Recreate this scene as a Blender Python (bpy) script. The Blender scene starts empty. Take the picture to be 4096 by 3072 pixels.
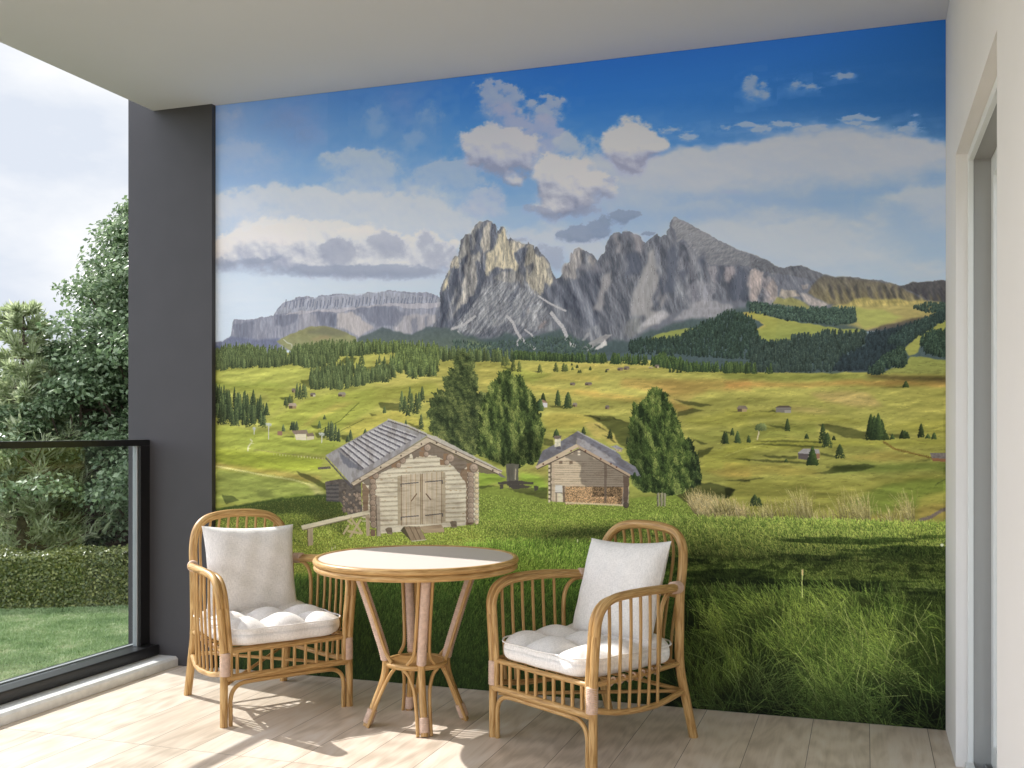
import bpy, math, random
import numpy as np
from mathutils import Vector, Matrix
R = math.radians
scene = bpy.context.scene
C = scene.collection

# ---------------------------------------------------------------- camera
cam_d = bpy.data.cameras.new("camera"); cam = bpy.data.objects.new("camera", cam_d); C.objects.link(cam)
cam.location = (0, 0, 1.3); cam.rotation_euler = (R(90), 0, R(18.8))
cam_d.sensor_width = 36; cam_d.lens = 36.40; cam_d.shift_y = 185/4096
cam_d.clip_start = 0.05; cam_d.clip_end = 2000
scene.camera = cam
# ---------------------------------------------------------------- sky and sun
SUN_EL, SUN_TRAVEL = 41.0, Vector((.967, -.253, 0)).normalized()     # horizontal direction the light travels in
world = bpy.data.worlds.new("World"); scene.world = world; world.use_nodes = True
wn = world.node_tree.nodes; wl = world.node_tree.links
for n in list(wn): wn.remove(n)
sky = wn.new('ShaderNodeTexSky'); sky.sky_type = 'NISHITA'; sky.sun_disc = False
sky.sun_elevation = R(SUN_EL); sky.sun_rotation = math.atan2(-SUN_TRAVEL.x, -SUN_TRAVEL.y)
sky.air_density = 1.0; sky.dust_density = 1.2; sky.ozone_density = 1.0
tc = wn.new('ShaderNodeTexCoord'); mp = wn.new('ShaderNodeMapping'); mp.inputs['Scale'].default_value = (1, 1, 2.2)
cn = wn.new('ShaderNodeTexNoise'); cn.inputs['Scale'].default_value = 3.1; cn.inputs['Detail'].default_value = 7; cn.inputs['Roughness'].default_value = .55
cr = wn.new('ShaderNodeValToRGB'); cr.color_ramp.elements[0].position = .44; cr.color_ramp.elements[1].position = .62
mx = wn.new('ShaderNodeMix'); mx.data_type = 'RGBA'
mx.inputs[7].default_value = (17.5, 17.3, 18.2, 1)
bg = wn.new('ShaderNodeBackground'); bg.inputs['Strength'].default_value = .12
out = wn.new('ShaderNodeOutputWorld')
wl.new(tc.outputs['Generated'], mp.inputs['Vector']); wl.new(mp.outputs[0], cn.inputs['Vector'])
wl.new(cn.outputs['Fac'], cr.inputs[0]); wl.new(cr.outputs[0], mx.inputs[0])
wl.new(sky.outputs[0], mx.inputs[6])
# unseen south sky brightened with added cloud to light the mural; north view dimmed
sp = wn.new('ShaderNodeSeparateXYZ'); wl.new(tc.outputs['Generated'], sp.inputs[0])
mr = wn.new('ShaderNodeMapRange'); mr.interpolation_type = 'SMOOTHSTEP'; mr.inputs[1].default_value = -.35; mr.inputs[2].default_value = .42; wl.new(sp.outputs[1], mr.inputs[0])
m2 = wn.new('ShaderNodeMix'); m2.data_type = 'RGBA'; m2.inputs[6].default_value = (2.55, 2.74, 3.08, 1); m2.inputs[7].default_value = (3.4, 3.44, 3.5, 1); wl.new(cr.outputs[0], m2.inputs[0])
m3 = wn.new('ShaderNodeMix'); m3.data_type = 'RGBA'; wl.new(mr.outputs[0], m3.inputs[0]); wl.new(mx.outputs[2], m3.inputs[6]); wl.new(m2.outputs[2], m3.inputs[7]); wl.new(m3.outputs[2], bg.inputs[0]); wl.new(bg.outputs[0], out.inputs[0])
sun_d = bpy.data.lights.new("sun", 'SUN'); sun = bpy.data.objects.new("sun", sun_d); C.objects.link(sun)
sun_d.energy = 2.6; sun_d.angle = R(.6); sun_d.color = (1.0, .975, .94)
dirv = Vector((SUN_TRAVEL.x*math.cos(R(SUN_EL)), SUN_TRAVEL.y*math.cos(R(SUN_EL)), -math.sin(R(SUN_EL))))
sun.rotation_euler = dirv.to_track_quat('-Z', 'Y').to_euler()
sun.location = (-12, 8, 12)
scene.render.engine = 'CYCLES'
scene.view_settings.view_transform = 'Standard'; scene.view_settings.look = 'None'
scene.view_settings.exposure = 1.32; scene.view_settings.gamma = 1
scene.cycles.max_bounces = 10; scene.cycles.diffuse_bounces = 4; scene.cycles.transparent_max_bounces = 16

# ---------------------------------------------------------------- helpers
def tag(o, label=None, cat=None, group=None, kind=None):
    if label: o['label'] = label
    if cat: o['category'] = cat
    if group: o['group'] = group
    if kind: o['kind'] = kind
    return o
def empty(name, loc=(0, 0, 0), rz=0):
    o = bpy.data.objects.new(name, None); C.objects.link(o); o.location = loc; o.rotation_euler = (0, 0, rz)
    o.empty_display_size = .1
    return o
class MB:
    def __init__(s): s.v = []; s.f = []; s.uv = []; s.sm = []
    def add(s, vs, fs, uvs=None, smooth=False):
        b = len(s.v); s.v += [tuple(v) for v in vs]
        for i, f in enumerate(fs):
            s.f.append([b+j for j in f]); s.sm.append(smooth)
            s.uv.append(uvs[i] if uvs else [(0, 0)]*len(f))
        return s
    def box(s, x0, x1, y0, y1, z0, z1):
        vs = [(x, y, z) for z in (z0, z1) for y in (y0, y1) for x in (x0, x1)]
        return s.add(vs, [(0, 2, 3, 1), (4, 5, 7, 6), (0, 1, 5, 4), (2, 6, 7, 3), (0, 4, 6, 2), (1, 3, 7, 5)])
    def tube(s, path, r, n=12, cap=True, rib=None):
        P = [Vector(p) for p in path]; m = len(P)
        rad = r if isinstance(r, (list, tuple)) else [r]*m
        T = [(P[min(i+1, m-1)]-P[max(i-1, 0)]).normalized() for i in range(m)]
        a = Vector((0, 0, 1)) if abs(T[0].z) < .9 else Vector((1, 0, 0))
        N = (a-T[0]*a.dot(T[0])).normalized()
        vs = []; L = [0.0]
        for i in range(m):
            if i:
                N = (N-T[i]*N.dot(T[i])).normalized(); L.append(L[-1]+(P[i]-P[i-1]).length)
            B = T[i].cross(N)
            for k in range(n):
                t = 2*math.pi*k/n
                vs.append(P[i]+(N*math.cos(t)+B*math.sin(t))*rad[i])
        fs = []; uv = []
        for i in range(m-1):
            for k in range(n):
                k2 = (k+1) % n
                fs.append((i*n+k, i*n+k2, (i+1)*n+k2, (i+1)*n+k))
                uv.append([(k/n, L[i]), ((k+1)/n, L[i]), ((k+1)/n, L[i+1]), (k/n, L[i+1])])
        s.add(vs, fs, uv, True)
        if cap:
            s.add(vs[:n], [tuple(reversed(range(n)))]); s.add(vs[-n:], [tuple(range(n))])
        return s
    def wrap(s, path, r, pitch=.006, depth=.0022, n=14):
        """a cord wound round a rod: close ridges along the path"""
        P = resample(path, pitch/4)
        rad = [r+depth*abs(math.sin(math.pi*i/4)) for i in range(len(P))]
        rad[0] = rad[-1] = r-.002
        return s.tube(P, rad, n)
    def build(s, name, m, parent=None, bevel=0, mats=None):
        me = bpy.data.meshes.new(name); me.from_pydata(s.v, [], s.f)
        uvl = me.uv_layers.new(name='UVMap')
        flat = [c for f in s.uv for p in f for c in p]
        uvl.data.foreach_set('uv', flat)
        me.polygons.foreach_set('use_smooth', s.sm)
        me.materials.append(m); me.update()
        o = bpy.data.objects.new(name, me); C.objects.link(o)
        if parent: o.parent = parent
        if bevel:
            b = o.modifiers.new('bevel', 'BEVEL'); b.width = bevel; b.segments = 2; b.limit_method = 'ANGLE'; b.angle_limit = R(40)
        return o
def resample(path, step):
    P = [Vector(p) for p in path]; out = [P[0]]
    for a, b in zip(P, P[1:]):
        n = max(1, round((b-a).length/step))
        for i in range(1, n+1): out.append(a.lerp(b, i/n))
    return out
def crv(pts, k=8):
    """Catmull-Rom through the points"""
    P = [Vector(p) for p in pts]; P = [P[0]*2-P[1]]+P+[P[-1]*2-P[-2]]; o = []
    for i in range(1, len(P)-2):
        a, b, c, d = P[i-1:i+3]
        for j in range(k):
            t = j/k
            o.append(.5*((2*b)+(c-a)*t+(2*a-5*b+4*c-d)*t*t+(3*b-a-3*c+d)*t**3))
    o.append(P[-2]); return o

# ---------------------------------------------------------------- materials
def mat(name, col, rough=.6, spec=.5, metal=0, var=0, vscale=8, vstretch=(1, 1, 1), bump=0, bscale=60, bstretch=(1, 1, 1), coord='Object', col2=None, detail=6):
    m = bpy.data.materials.new(name); m.use_nodes = True
    nt = m.node_tree; N = nt.nodes; L = nt.links; b = N['Principled BSDF']
    b.inputs['Base Color'].default_value = (*col, 1); b.inputs['Roughness'].default_value = rough
    b.inputs['Specular IOR Level'].default_value = spec; b.inputs['Metallic'].default_value = metal
    t = N.new('ShaderNodeTexCoord')
    if var or col2:
        mp = N.new('ShaderNodeMapping'); mp.inputs['Scale'].default_value = vstretch
        no = N.new('ShaderNodeTexNoise'); no.inputs['Scale'].default_value = vscale; no.inputs['Detail'].default_value = detail
        L.new(t.outputs[coord], mp.inputs[0]); L.new(mp.outputs[0], no.inputs['Vector'])
        cr = N.new('ShaderNodeValToRGB'); L.new(no.outputs['Fac'], cr.inputs[0])
        c2 = col2 if col2 else tuple(c*(1-var) for c in col)
        cr.color_ramp.elements[0].position = .32; cr.color_ramp.elements[0].color = (*c2, 1)
        cr.color_ramp.elements[1].position = .68; cr.color_ramp.elements[1].color = (*(min(1, c*(1+var)) for c in col), 1)
        L.new(cr.outputs[0], b.inputs['Base Color'])
    if bump:
        mp2 = N.new('ShaderNodeMapping'); mp2.inputs['Scale'].default_value = bstretch
        n2 = N.new('ShaderNodeTexNoise'); n2.inputs['Scale'].default_value = bscale; n2.inputs['Detail'].default_value = 4
        L.new(t.outputs[coord], mp2.inputs[0]); L.new(mp2.outputs[0], n2.inputs['Vector'])
        bp = N.new('ShaderNodeBump'); bp.inputs['Strength'].default_value = bump; bp.inputs['Distance'].default_value = .01
        L.new(n2.outputs['Fac'], bp.inputs['Height']); L.new(bp.outputs[0], b.inputs['Normal'])
    return m
M = {}
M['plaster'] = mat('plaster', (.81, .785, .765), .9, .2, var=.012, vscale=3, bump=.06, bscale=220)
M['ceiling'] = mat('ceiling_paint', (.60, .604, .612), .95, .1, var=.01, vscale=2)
M['charcoal'] = mat('charcoal_plaster', (.056, .053, .056), .55, .35, var=.04, vscale=6, bump=.04, bscale=160)
M['black_metal'] = mat('black_metal', (.012, .012, .013), .32, .5)
M['grey_metal'] = mat('grey_metal', (.32, .34, .35), .35, .5)
M['marble'] = mat('marble', (.84, .84, .82), .35, .5, var=.07, vscale=22, detail=10)
M['white_pvc'] = mat('white_frame', (.78, .80, .79), .35, .5)
M['grey_pvc'] = mat('grey_frame', (.34, .34, .33), .5, .4)
M['dark_rubber'] = mat('dark_rubber', (.03, .03, .03), .6, .3)

def wood_floor():
    m = bpy.data.materials.new('plank_floor'); m.use_nodes = True
    nt = m.node_tree; N = nt.nodes; L = nt.links; b = N['Principled BSDF']
    t = N.new('ShaderNodeTexCoord'); sep = N.new('ShaderNodeSeparateXYZ'); L.new(t.outputs['Object'], sep.inputs[0])
    def ma(op, a, c=None, d=None):
        n = N.new('ShaderNodeMath'); n.operation = op
        for i, x in enumerate((a, c, d)):
            if x is None: continue
            if isinstance(x, (int, float)): n.inputs[i].default_value = x
            else: L.new(x, n.inputs[i])
        return n.outputs[0]
    px = ma('DIVIDE', ma('SUBTRACT', sep.outputs[0], .0208), .238)
    py = ma('DIVIDE', ma('SUBTRACT', sep.outputs[1], 3.562), 1.29)
    ix, iy = ma('FLOOR', px), ma('FLOOR', py)
    fx, fy = ma('FRACT', px), ma('FRACT', py)
    cid = N.new('ShaderNodeCombineXYZ'); L.new(ix, cid.inputs[0]); L.new(iy, cid.inputs[1])
    wn_ = N.new('ShaderNodeTexWhiteNoise'); wn_.noise_dimensions = '3D'; L.new(cid.outputs[0], wn_.inputs['Vector'])
    # grain: long along the plank, shifted for each plank
    off = N.new('ShaderNodeVectorMath'); off.operation = 'MULTIPLY_ADD'; L.new(wn_.outputs['Color'], off.inputs[0])
    off.inputs[1].default_value = (37, 91, 53); L.new(t.outputs['Object'], off.inputs[2])
    mp = N.new('ShaderNodeMapping'); mp.inputs['Scale'].default_value = (7.5, 1.1, 1); L.new(off.outputs[0], mp.inputs[0])
    g1 = N.new('ShaderNodeTexNoise'); g1.inputs['Scale'].default_value = 1.6; g1.inputs['Detail'].default_value = 8; g1.inputs['Distortion'].default_value = 1.6
    L.new(mp.outputs[0], g1.inputs['Vector'])
    mp2 = N.new('ShaderNodeMapping'); mp2.inputs['Scale'].default_value = (60, 2.2, 1); L.new(off.outputs[0], mp2.inputs[0])
    g2 = N.new('ShaderNodeTexNoise'); g2.inputs['Scale'].default_value = 2.0; g2.inputs['Detail'].default_value = 5; L.new(mp2.outputs[0], g2.inputs['Vector'])
    # ring-shaped cathedral grain
    wv = N.new('ShaderNodeTexWave'); wv.wave_type = 'RINGS'; wv.inputs['Scale'].default_value = 1.5; wv.inputs['Distortion'].default_value = 7; wv.inputs['Detail'].default_value = 3
    L.new(mp.outputs[0], wv.inputs['Vector'])
    g = ma('ADD', ma('ADD', ma('MULTIPLY', g1.outputs['Fac'], .62), ma('MULTIPLY', g2.outputs['Fac'], .22)), ma('MULTIPLY', wv.outputs['Fac'], .12))
    g = ma('ADD', g, ma('MULTIPLY', ma('SUBTRACT', wn_.outputs['Value'], .5), .16))
    cr = N.new('ShaderNodeValToRGB'); L.new(g, cr.inputs[0])
    e = cr.color_ramp.elements; e[0].position = .28; e[0].color = (.48, .39, .30, 1); e[1].position = .72; e[1].color = (.77, .69, .605, 1)
    x = e.new(.5); x.color = (.68, .572, .465, 1)
    # grooves
    dx = ma('MINIMUM', fx, ma('SUBTRACT', 1.0, fx)); dy = ma('MINIMUM', fy, ma('SUBTRACT', 1.0, fy))
    gx = ma('LESS_THAN', dx, .0058); gy = ma('LESS_THAN', dy, .0011); gr = ma('MAXIMUM', gx, gy)
    mxx = N.new('ShaderNodeMix'); mxx.data_type = 'RGBA'; L.new(gr, mxx.inputs[0]); L.new(cr.outputs[0], mxx.inputs[6]); mxx.inputs[7].default_value = (.17, .125, .09, 1)
    L.new(mxx.outputs[2], b.inputs['Base Color'])
    ro = ma('ADD', .34, ma('MULTIPLY', g2.outputs['Fac'], .16)); L.new(ro, b.inputs['Roughness'])
    bp = N.new('ShaderNodeBump'); bp.inputs['Strength'].default_value = .25; bp.inputs['Distance'].default_value = .002
    L.new(ma('SUBTRACT', ma('MULTIPLY', g2.outputs['Fac'], .3), gr), bp.inputs['Height']); L.new(bp.outputs[0], b.inputs['Normal'])
    return m
M['floor'] = wood_floor()

def glass_mat():
    m = bpy.data.materials.new('clear_glass'); m.use_nodes = True
    N = m.node_tree.nodes; L = m.node_tree.links
    for n in list(N): N.remove(n)
    o = N.new('ShaderNodeOutputMaterial'); t = N.new('ShaderNodeBsdfTransparent'); t.inputs[0].default_value = (.95, .965, .955, 1)
    g = N.new('ShaderNodeBsdfGlossy'); g.inputs['Roughness'].default_value = .0; lw = N.new('ShaderNodeLayerWeight'); pw = N.new('ShaderNodeMath'); pw.operation = 'POWER'; L.new(lw.outputs['Facing'], pw.inputs[0]); pw.inputs[1].default_value = 5
    f = N.new('ShaderNodeMath'); f.operation = 'MULTIPLY_ADD'; L.new(pw.outputs[0], f.inputs[0]); f.inputs[1].default_value = .9; f.inputs[2].default_value = .045
    lw.inputs['Blend'].default_value = .5
    x = N.new('ShaderNodeMixShader'); L.new(f.outputs[0], x.inputs[0]); L.new(t.outputs[0], x.inputs[1]); L.new(g.outputs[0], x.inputs[2]); L.new(x.outputs[0], o.inputs[0])
    return m
M['glass'] = glass_mat()

# ---------------------------------------------------------------- the balcony
WY = 4.85; RX = .3335; CZ = 3.08
tag(MB().box(-3.93, RX+.6, -3.2, 5.3, -.28, 0).build('floor', M['floor']), kind='structure')
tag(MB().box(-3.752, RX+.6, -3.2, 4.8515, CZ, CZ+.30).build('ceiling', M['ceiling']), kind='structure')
tag(MB().box(-3.368, RX+.6, 4.856, 5.25, .001, 3.6).build('back_wall', M['plaster']), kind='structure')
cw = MB().box(-3.92, -3.369, 4.818, 5.25, .001, 3.9).build('charcoal_wall', M['charcoal'])
tag(cw, 'tall dark charcoal wall strip standing between the glass railing and the mountain mural', 'wall')

# right wall with its door opening, one mesh of blocks butted round the opening
OY0, OY1, OZ = 3.023, 4.338, 2.365; WX = RX+.22
hw = empty('house_wall', (RX, 3.0, 0))
def loc(mb_obj, p): mb_obj.parent = p; mb_obj.matrix_parent_inverse = Matrix.Translation(-Vector(p.location)); return mb_obj
wb = MB()
def wall_shell():
    # outline in (Y,Z) with a bevelled edge round the opening (bevel 8 mm)
    X0 = RX; X1 = WX
    wb.box(X0, X1, OY1, 4.853, .001, CZ-.001)            # strip beside the mural
    wb.box(X0, X1, -3.2, OY0, .001, CZ-.001)             # long near part
    wb.box(X0, X1, OY0, OY1, OZ, CZ-.001)                # above the opening
wall_shell()
# chamfer strips at the opening
loc(wb.build('plaster', M['plaster']), hw)
fr = MB()
fx0, fx1 = RX+.042, RX+.061
fr.box(fx0, fx1, OY1-.030, OY1-.001, .0, OZ-.001); fr.box(fx0, fx1, OY0+.001, OY0+.030, .0, OZ-.001); fr.box(fx0, fx1, OY0+.030, OY1-.030, OZ-.036, OZ-.001)
fr.box(fx0-.012, fx1, OY0+.030, OY1-.030, .0005, .032)
loc(fr.build('door_frame', M['white_pvc'], bevel=.002), hw)
f2 = MB()
f2.box(fx1, RX+.175, OY1-.026, OY1-.001, .0, OZ-.001); f2.box(fx1, RX+.175, OY0+.001, OY0+.026, .0, OZ-.001); f2.box(fx1, RX+.175, OY0+.026, OY1-.026, OZ-.030, OZ-.001)
f2.box(fx1, RX+.175, OY0+.026, OY1-.026, .0005, .012)
loc(f2.build('door_reveal', M['grey_pvc']), hw)
tr = MB().box(RX+.098, RX+.104, OY0+.026, OY1-.026, .012, .030).box(RX+.150, RX+.156, OY0+.026, OY1-.026, .012, .030)
loc(tr.build('door_track', M['grey_metal']), hw)
sa = MB()
sx0, sx1 = RX+.122, RX+.165
sa.box(sx0, sx1, OY1-.10, OY1-.027, .031, OZ-.031); sa.box(sx0, sx1, OY0+.027, OY0+.10, .031, OZ-.031)
sa.box(sx0, sx1, OY0+.10, OY1-.10, .031, .12); sa.box(sx0, sx1, OY0+.10, OY1-.10, OZ-.11, OZ-.031)
loc(sa.build('door_sash', M['white_pvc'], bevel=.003), hw)
loc(MB().box(sx0+.014, sx0+.020, OY0+.10, OY1-.10, .12, OZ-.11).build('door_pane', M['glass']), hw)
tag(hw, 'cream plaster wall on the right with a recessed white framed sliding door', 'wall')
# dim room behind the door: inner blind wall so the pane shows a plain interior
tag(MB().box(WX+.9, WX+1.0, 2.2, 5.2, 0, CZ).build('interior_wall', M['plaster']), kind='structure')

# marble curb
def prism_y(profile, y0, y1):
    n = len(profile); vs = [(x, y0, z) for x, z in profile]+[(x, y1, z) for x, z in profile]
    fs = [tuple(range(n)), tuple(reversed(range(n, 2*n)))]+[(i, i+n, (i+1) % n+n, (i+1) % n) for i in range(n)]
    return MB().add(vs, fs)
mc = prism_y([(-3.92, .0005), (-3.588, .0005), (-3.588, .040), (-3.602, .052), (-3.92, .052)], -3.2, 4.8175).build('marble_curb', M['marble'])
tag(mc, 'low pale marble curb with chamfered edge running along the floor under the glass railing', 'curb')
# railing
rl = empty('glass_railing', (-3.79, 4.78, .05))
GX = -3.79
loc(MB().box(-3.885, -3.708, -3.2, 4.8165, .0525, .111).build('bottom_rail', M['black_metal'], bevel=.006), rl)
loc(MB().box(-3.817, -3.774, -3.2, 4.8165, 1.214, 1.248).build('top_rail', M['black_metal'], bevel=.002), rl)
loc(MB().box(-3.817, -3.774, 4.737, 4.8165, .1115, 1.2135).build('post', M['black_metal'], bevel=.002), rl)
loc(MB().box(-3.8165, -3.7885, 4.727, 4.7368, .1115, 1.2135).build('edge_strip', M['grey_metal']), rl)
loc(MB().box(-3.845, -3.826, -3.2, 4.8165, .1115, .1165).build('gasket', M['grey_metal']), rl)
loc(MB().box(-3.807, -3.795, -3.2, 4.7265, .1115, 1.2135).build('glass_panel', M['glass']), rl)
tag(rl, 'frameless clear glass balcony railing with black metal rails and end post', 'railing')
# ---------------------------------------------------------------- furniture
def rattan_mat(name, base, dark, light):
    m = bpy.data.materials.new(name); m.use_nodes = True
    N = m.node_tree.nodes; L = m.node_tree.links; b = N['Principled BSDF']
    uv = N.new('ShaderNodeUVMap'); mp = N.new('ShaderNodeMapping'); mp.inputs['Scale'].default_value = (9, 7, 1)
    L.new(uv.outputs[0], mp.inputs[0])
    n = N.new('ShaderNodeTexNoise'); n.inputs['Scale'].default_value = 1.6; n.inputs['Detail'].default_value = 7; n.inputs['Distortion'].default_value = .5
    L.new(mp.outputs[0], n.inputs['Vector'])
    mp3 = N.new('ShaderNodeMapping'); mp3.inputs['Scale'].default_value = (60, 14, 1); L.new(uv.outputs[0], mp3.inputs[0])
    n3 = N.new('ShaderNodeTexNoise'); n3.inputs['Scale'].default_value = 1.0; n3.inputs['Detail'].default_value = 3; L.new(mp3.outputs[0], n3.inputs['Vector'])
    ad = N.new('ShaderNodeMath'); ad.operation = 'MULTIPLY_ADD'; L.new(n3.outputs['Fac'], ad.inputs[0]); ad.inputs[1].default_value = .35; 
    sb = N.new('ShaderNodeMath'); sb.operation = 'MULTIPLY'; L.new(n.outputs['Fac'], sb.inputs[0]); sb.inputs[1].default_value = .65
    L.new(sb.outputs[0], ad.inputs[2])
    cr = N.new('ShaderNodeValToRGB'); L.new(ad.outputs[0], cr.inputs[0]); e = cr.color_ramp.elements
    e[0].position = .34; e[0].color = (*dark, 1); e[1].position = .64; e[1].color = (*light, 1); k = e.new(.48); k.color = (*base, 1)
    L.new(cr.outputs[0], b.inputs['Base Color']); b.inputs['Roughness'].default_value = .42; b.inputs['Specular IOR Level'].default_value = .4
    bp = N.new('ShaderNodeBump'); bp.inputs['Strength'].default_value = .15; bp.inputs['Distance'].default_value = .002
    L.new(ad.outputs[0], bp.inputs['Height']); L.new(bp.outputs[0], b.inputs['Normal'])
    return m
M['rattan'] = rattan_mat('rattan', (.45, .262, .092), (.25, .125, .036), (.62, .405, .175))
M['cord'] = mat('wound_cord', (.60, .43, .33), .6, .3, var=.12, vscale=60)
def linen(name, col):
    m = bpy.data.materials.new(name); m.use_nodes = True
    N = m.node_tree.nodes; L = m.node_tree.links; b = N['Principled BSDF']
    t = N.new('ShaderNodeTexCoord')
    def no(sc, st):
        mp = N.new('ShaderNodeMapping'); mp.inputs['Scale'].default_value = st; L.new(t.outputs['Object'], mp.inputs[0])
        n = N.new('ShaderNodeTexNoise'); n.inputs['Scale'].default_value = sc; n.inputs['Detail'].default_value = 3; L.new(mp.outputs[0], n.inputs['Vector']); return n.outputs['Fac']
    a, c = no(60, (1, 8, 8)), no(60, (8, 1, 1))
    ad = N.new('ShaderNodeMath'); ad.operation = 'ADD'; L.new(a, ad.inputs[0]); L.new(c, ad.inputs[1])
    hf = N.new('ShaderNodeMath'); hf.operation = 'MULTIPLY'; hf.inputs[1].default_value = .5; L.new(ad.outputs[0], hf.inputs[0])
    cr = N.new('ShaderNodeValToRGB'); L.new(hf.outputs[0], cr.inputs[0]); e = cr.color_ramp.elements
    e[0].position = .36; e[0].color = (*(k*.80 for k in col), 1); e[1].position = .62; e[1].color = (*(min(1, k*1.06) for k in col), 1)
    L.new(cr.outputs[0], b.inputs['Base Color']); b.inputs['Roughness'].default_value = .95; b.inputs['Specular IOR Level'].default_value = .15
    b.inputs['Sheen Weight'].default_value = .15
    bp = N.new('ShaderNodeBump'); bp.inputs['Strength'].default_value = .35; bp.inputs['Distance'].default_value = .003
    L.new(hf.outputs[0], bp.inputs['Height']); L.new(bp.outputs[0], b.inputs['Normal'])
    return m
M['linen'] = linen('linen', (.90, .862, .82))
M['table_top'] = mat('table_glass', (.61, .545, .50), .6, .2, var=.01, vscale=3)

RL = .0172
def hoop(yz):   # x, z outline of the back arch; y from height
    pts = []
    def yy(z): return np.interp(z, [0, .30, .50, .66, .90], [.345, .262, .258, .262, .335])
    half = [(.250, 0), (.248, .16), (.246, .32), (.247, .48), (.248, .62), (.243, .73), (.220, .81), (.172, .858), (.10, .878), (0, .884)]
    full = half+[(-x, z) for x, z in reversed(half[:-1])]
    return [(x, float(yy(z)), z) for x, z in full]
def make_chair():
    t = empty('rattan_armchair')
    W = M['rattan']; K = M['cord']
    H = resample(crv(hoop(0), 6), .009)
    MB().tube([p for p in H if p.z > .31], .0200, 14).build('back_hoop', W, t)
    for s in (1, -1):
        seg = [p for p in H if p.z <= .322 and p.x*s > 0]
        seg = sorted(seg, key=lambda p: p.z)
        MB().tube(seg, [.0178+.0022*min(1, i/8) if False else .0192 for i in range(len(seg))], 14).build('back_leg', W, t)
    AX = lambda y: float(np.interp(y, [-.30, -.14, 0, .14, .245], [.325, .331, .324, .300, .262]))
    for s in (-1, 1):
        x = s*.303
        leg = MB().tube(crv([(x, -.30, .0), (x, -.30, .12), (x, -.30, .30), (x+s*.008, -.30, .42), (s*.320, -.30, .52)], 5), RL, 14)
        leg = leg.tube(crv([(x-s*.027, -.302, .20), (x-s*.027, -.302, .32), (x-s*.019, -.302, .42), (s*.293, -.302, .52)], 4), .0125, 12)
        lo = leg.build('front_leg', W, t)
        wr = MB()
        wr.wrap([(x-s*.006, -.300, .222), (x-s*.006, -.300, .325)], .0215, pitch=.0068, depth=.003)
        wr.build('cord_wrap', K, lo)
        arm = MB().tube(crv([(s*.320, -.30, .52), (s*.325, -.297, .575), (s*.328, -.275, .622), (s*AX(-.225), -.225, .652), (s*AX(-.14), -.14, .663), (s*AX(0), 0, .664), (s*AX(.14), .14, .656), (s*AX(.245), .245, .646)], 6), RL, 14)
        arm.tube(crv([(s*.293, -.302, .52), (s*.298, -.299, .572), (s*.301, -.278, .617), (s*(AX(-.225)-.027), -.228, .645), (s*(AX(-.14)-.027), -.14, .655), (s*(AX(0)-.027), 0, .656), (s*(AX(.12)-.022), .12, .650), (s*(AX(.225)-.016), .225, .644)], 6), .0125, 12)
        ao = arm.build('armrest', W, t)
        wr = MB(); wr.wrap([(s*(AX(.178)-.006), .178, .652), (s*(AX(.238)-.004), .238, .647)], .0235, pitch=.0068, depth=.003); wr.build('cord_wrap', K, ao)
        # curved bracket below the arm, near the back
        MB().tube(crv([(s*.268, .20, .638), (s*.280, .145, .628), (s*.288, .105, .585), (s*.288, .092, .50), (s*.280, .090, .335)], 6), .0095, 10).build('arm_bracket', W, t)
        # seat rail and lower rail at the side
        MB().tube(crv([(x, -.30, .330), (s*.292, -.02, .330), (s*.247, .262, .325)], 5), .0105, 10).build('seat_rail', W, t)
        low = crv([(x+s*.003, -.30, .235), (x+s*.006, -.15, .205), (s*.300, .05, .195), (s*.247, .28, .205)], 8)
        MB().tube(low, .0125, 10).build('side_rail', W, t)
        for k in range(6):
            y = -.235+k*.058
            zt = .655 if y > -.2 else .640
            zl = float(np.interp(y, [-.30, -.15, .05, .28], [.235, .205, .195, .205]))
            MB().tube(crv([(s*(AX(y)-.003), y, zt), (s*(AX(y)-.006), y+.004, .48), (s*float(np.interp(y, [-.15, .05, .28], [.309, .300, .247])), y+.010, zl)], 4), .0066, 8).build('spindle', W, t)
            # a cord loop tying each spindle to the seat rail
            yy = y+.030; ring = [(x+s*.004+.0*k, yy+.019*math.cos(a), .330+.019*math.sin(a)) for a in [j*math.pi/8 for j in range(17)]]
            ring = [(s*(float(np.interp(p[1], [-.3, -.02, .262], [.303, .293, .247]))+.004+.010*math.sin(j*math.pi/8)), p[1], p[2]) for j, p in enumerate(ring)]
            MB().tube(ring, .0036, 7).build('cord_loop', K, t)
    # thin arch under the front rail, running down beside both legs
    ar = [(.273, .0), (.273, .06), (.273, .115), (.261, .155), (.228, .180), (.170, .186), (.0, .187)]
    MB().tube(crv([(x, -.300, z) for x, z in ar]+[(-x, -.300, z) for x, z in reversed(ar[:-1])], 6), .0098, 10).build('front_arch', W, t)
    # front rails and spindles
    MB().tube([(-.303, -.30, .328), (0, -.303, .326), (.303, -.30, .328)], .0110, 10).build('seat_rail', W, t)
    MB().tube([(-.303, -.30, .213), (0, -.303, .211), (.303, -.30, .213)], .0155, 12).build('front_rail', W, t)
    for k in range(10):
        x = -.243+k*.054
        MB().tube([(x, -.301, .215), (x, -.301, .325)], .0078, 8).build('spindle', W, t)
    # back rails, back spindles
    MB().tube([(-.246, .262, .325), (0, .268, .325), (.246, .262, .325)], .0105, 10).build('seat_rail', W, t)
    MB().tube([(-.248, .288, .205), (0, .29, .205), (.248, .288, .205)], .0095, 10).build('back_rail', W, t)
    mr = MB().tube([(-.248, .262, .605), (0, .285, .605), (.248, .262, .605)], .0095, 10).build('back_rail', W, t)
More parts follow.
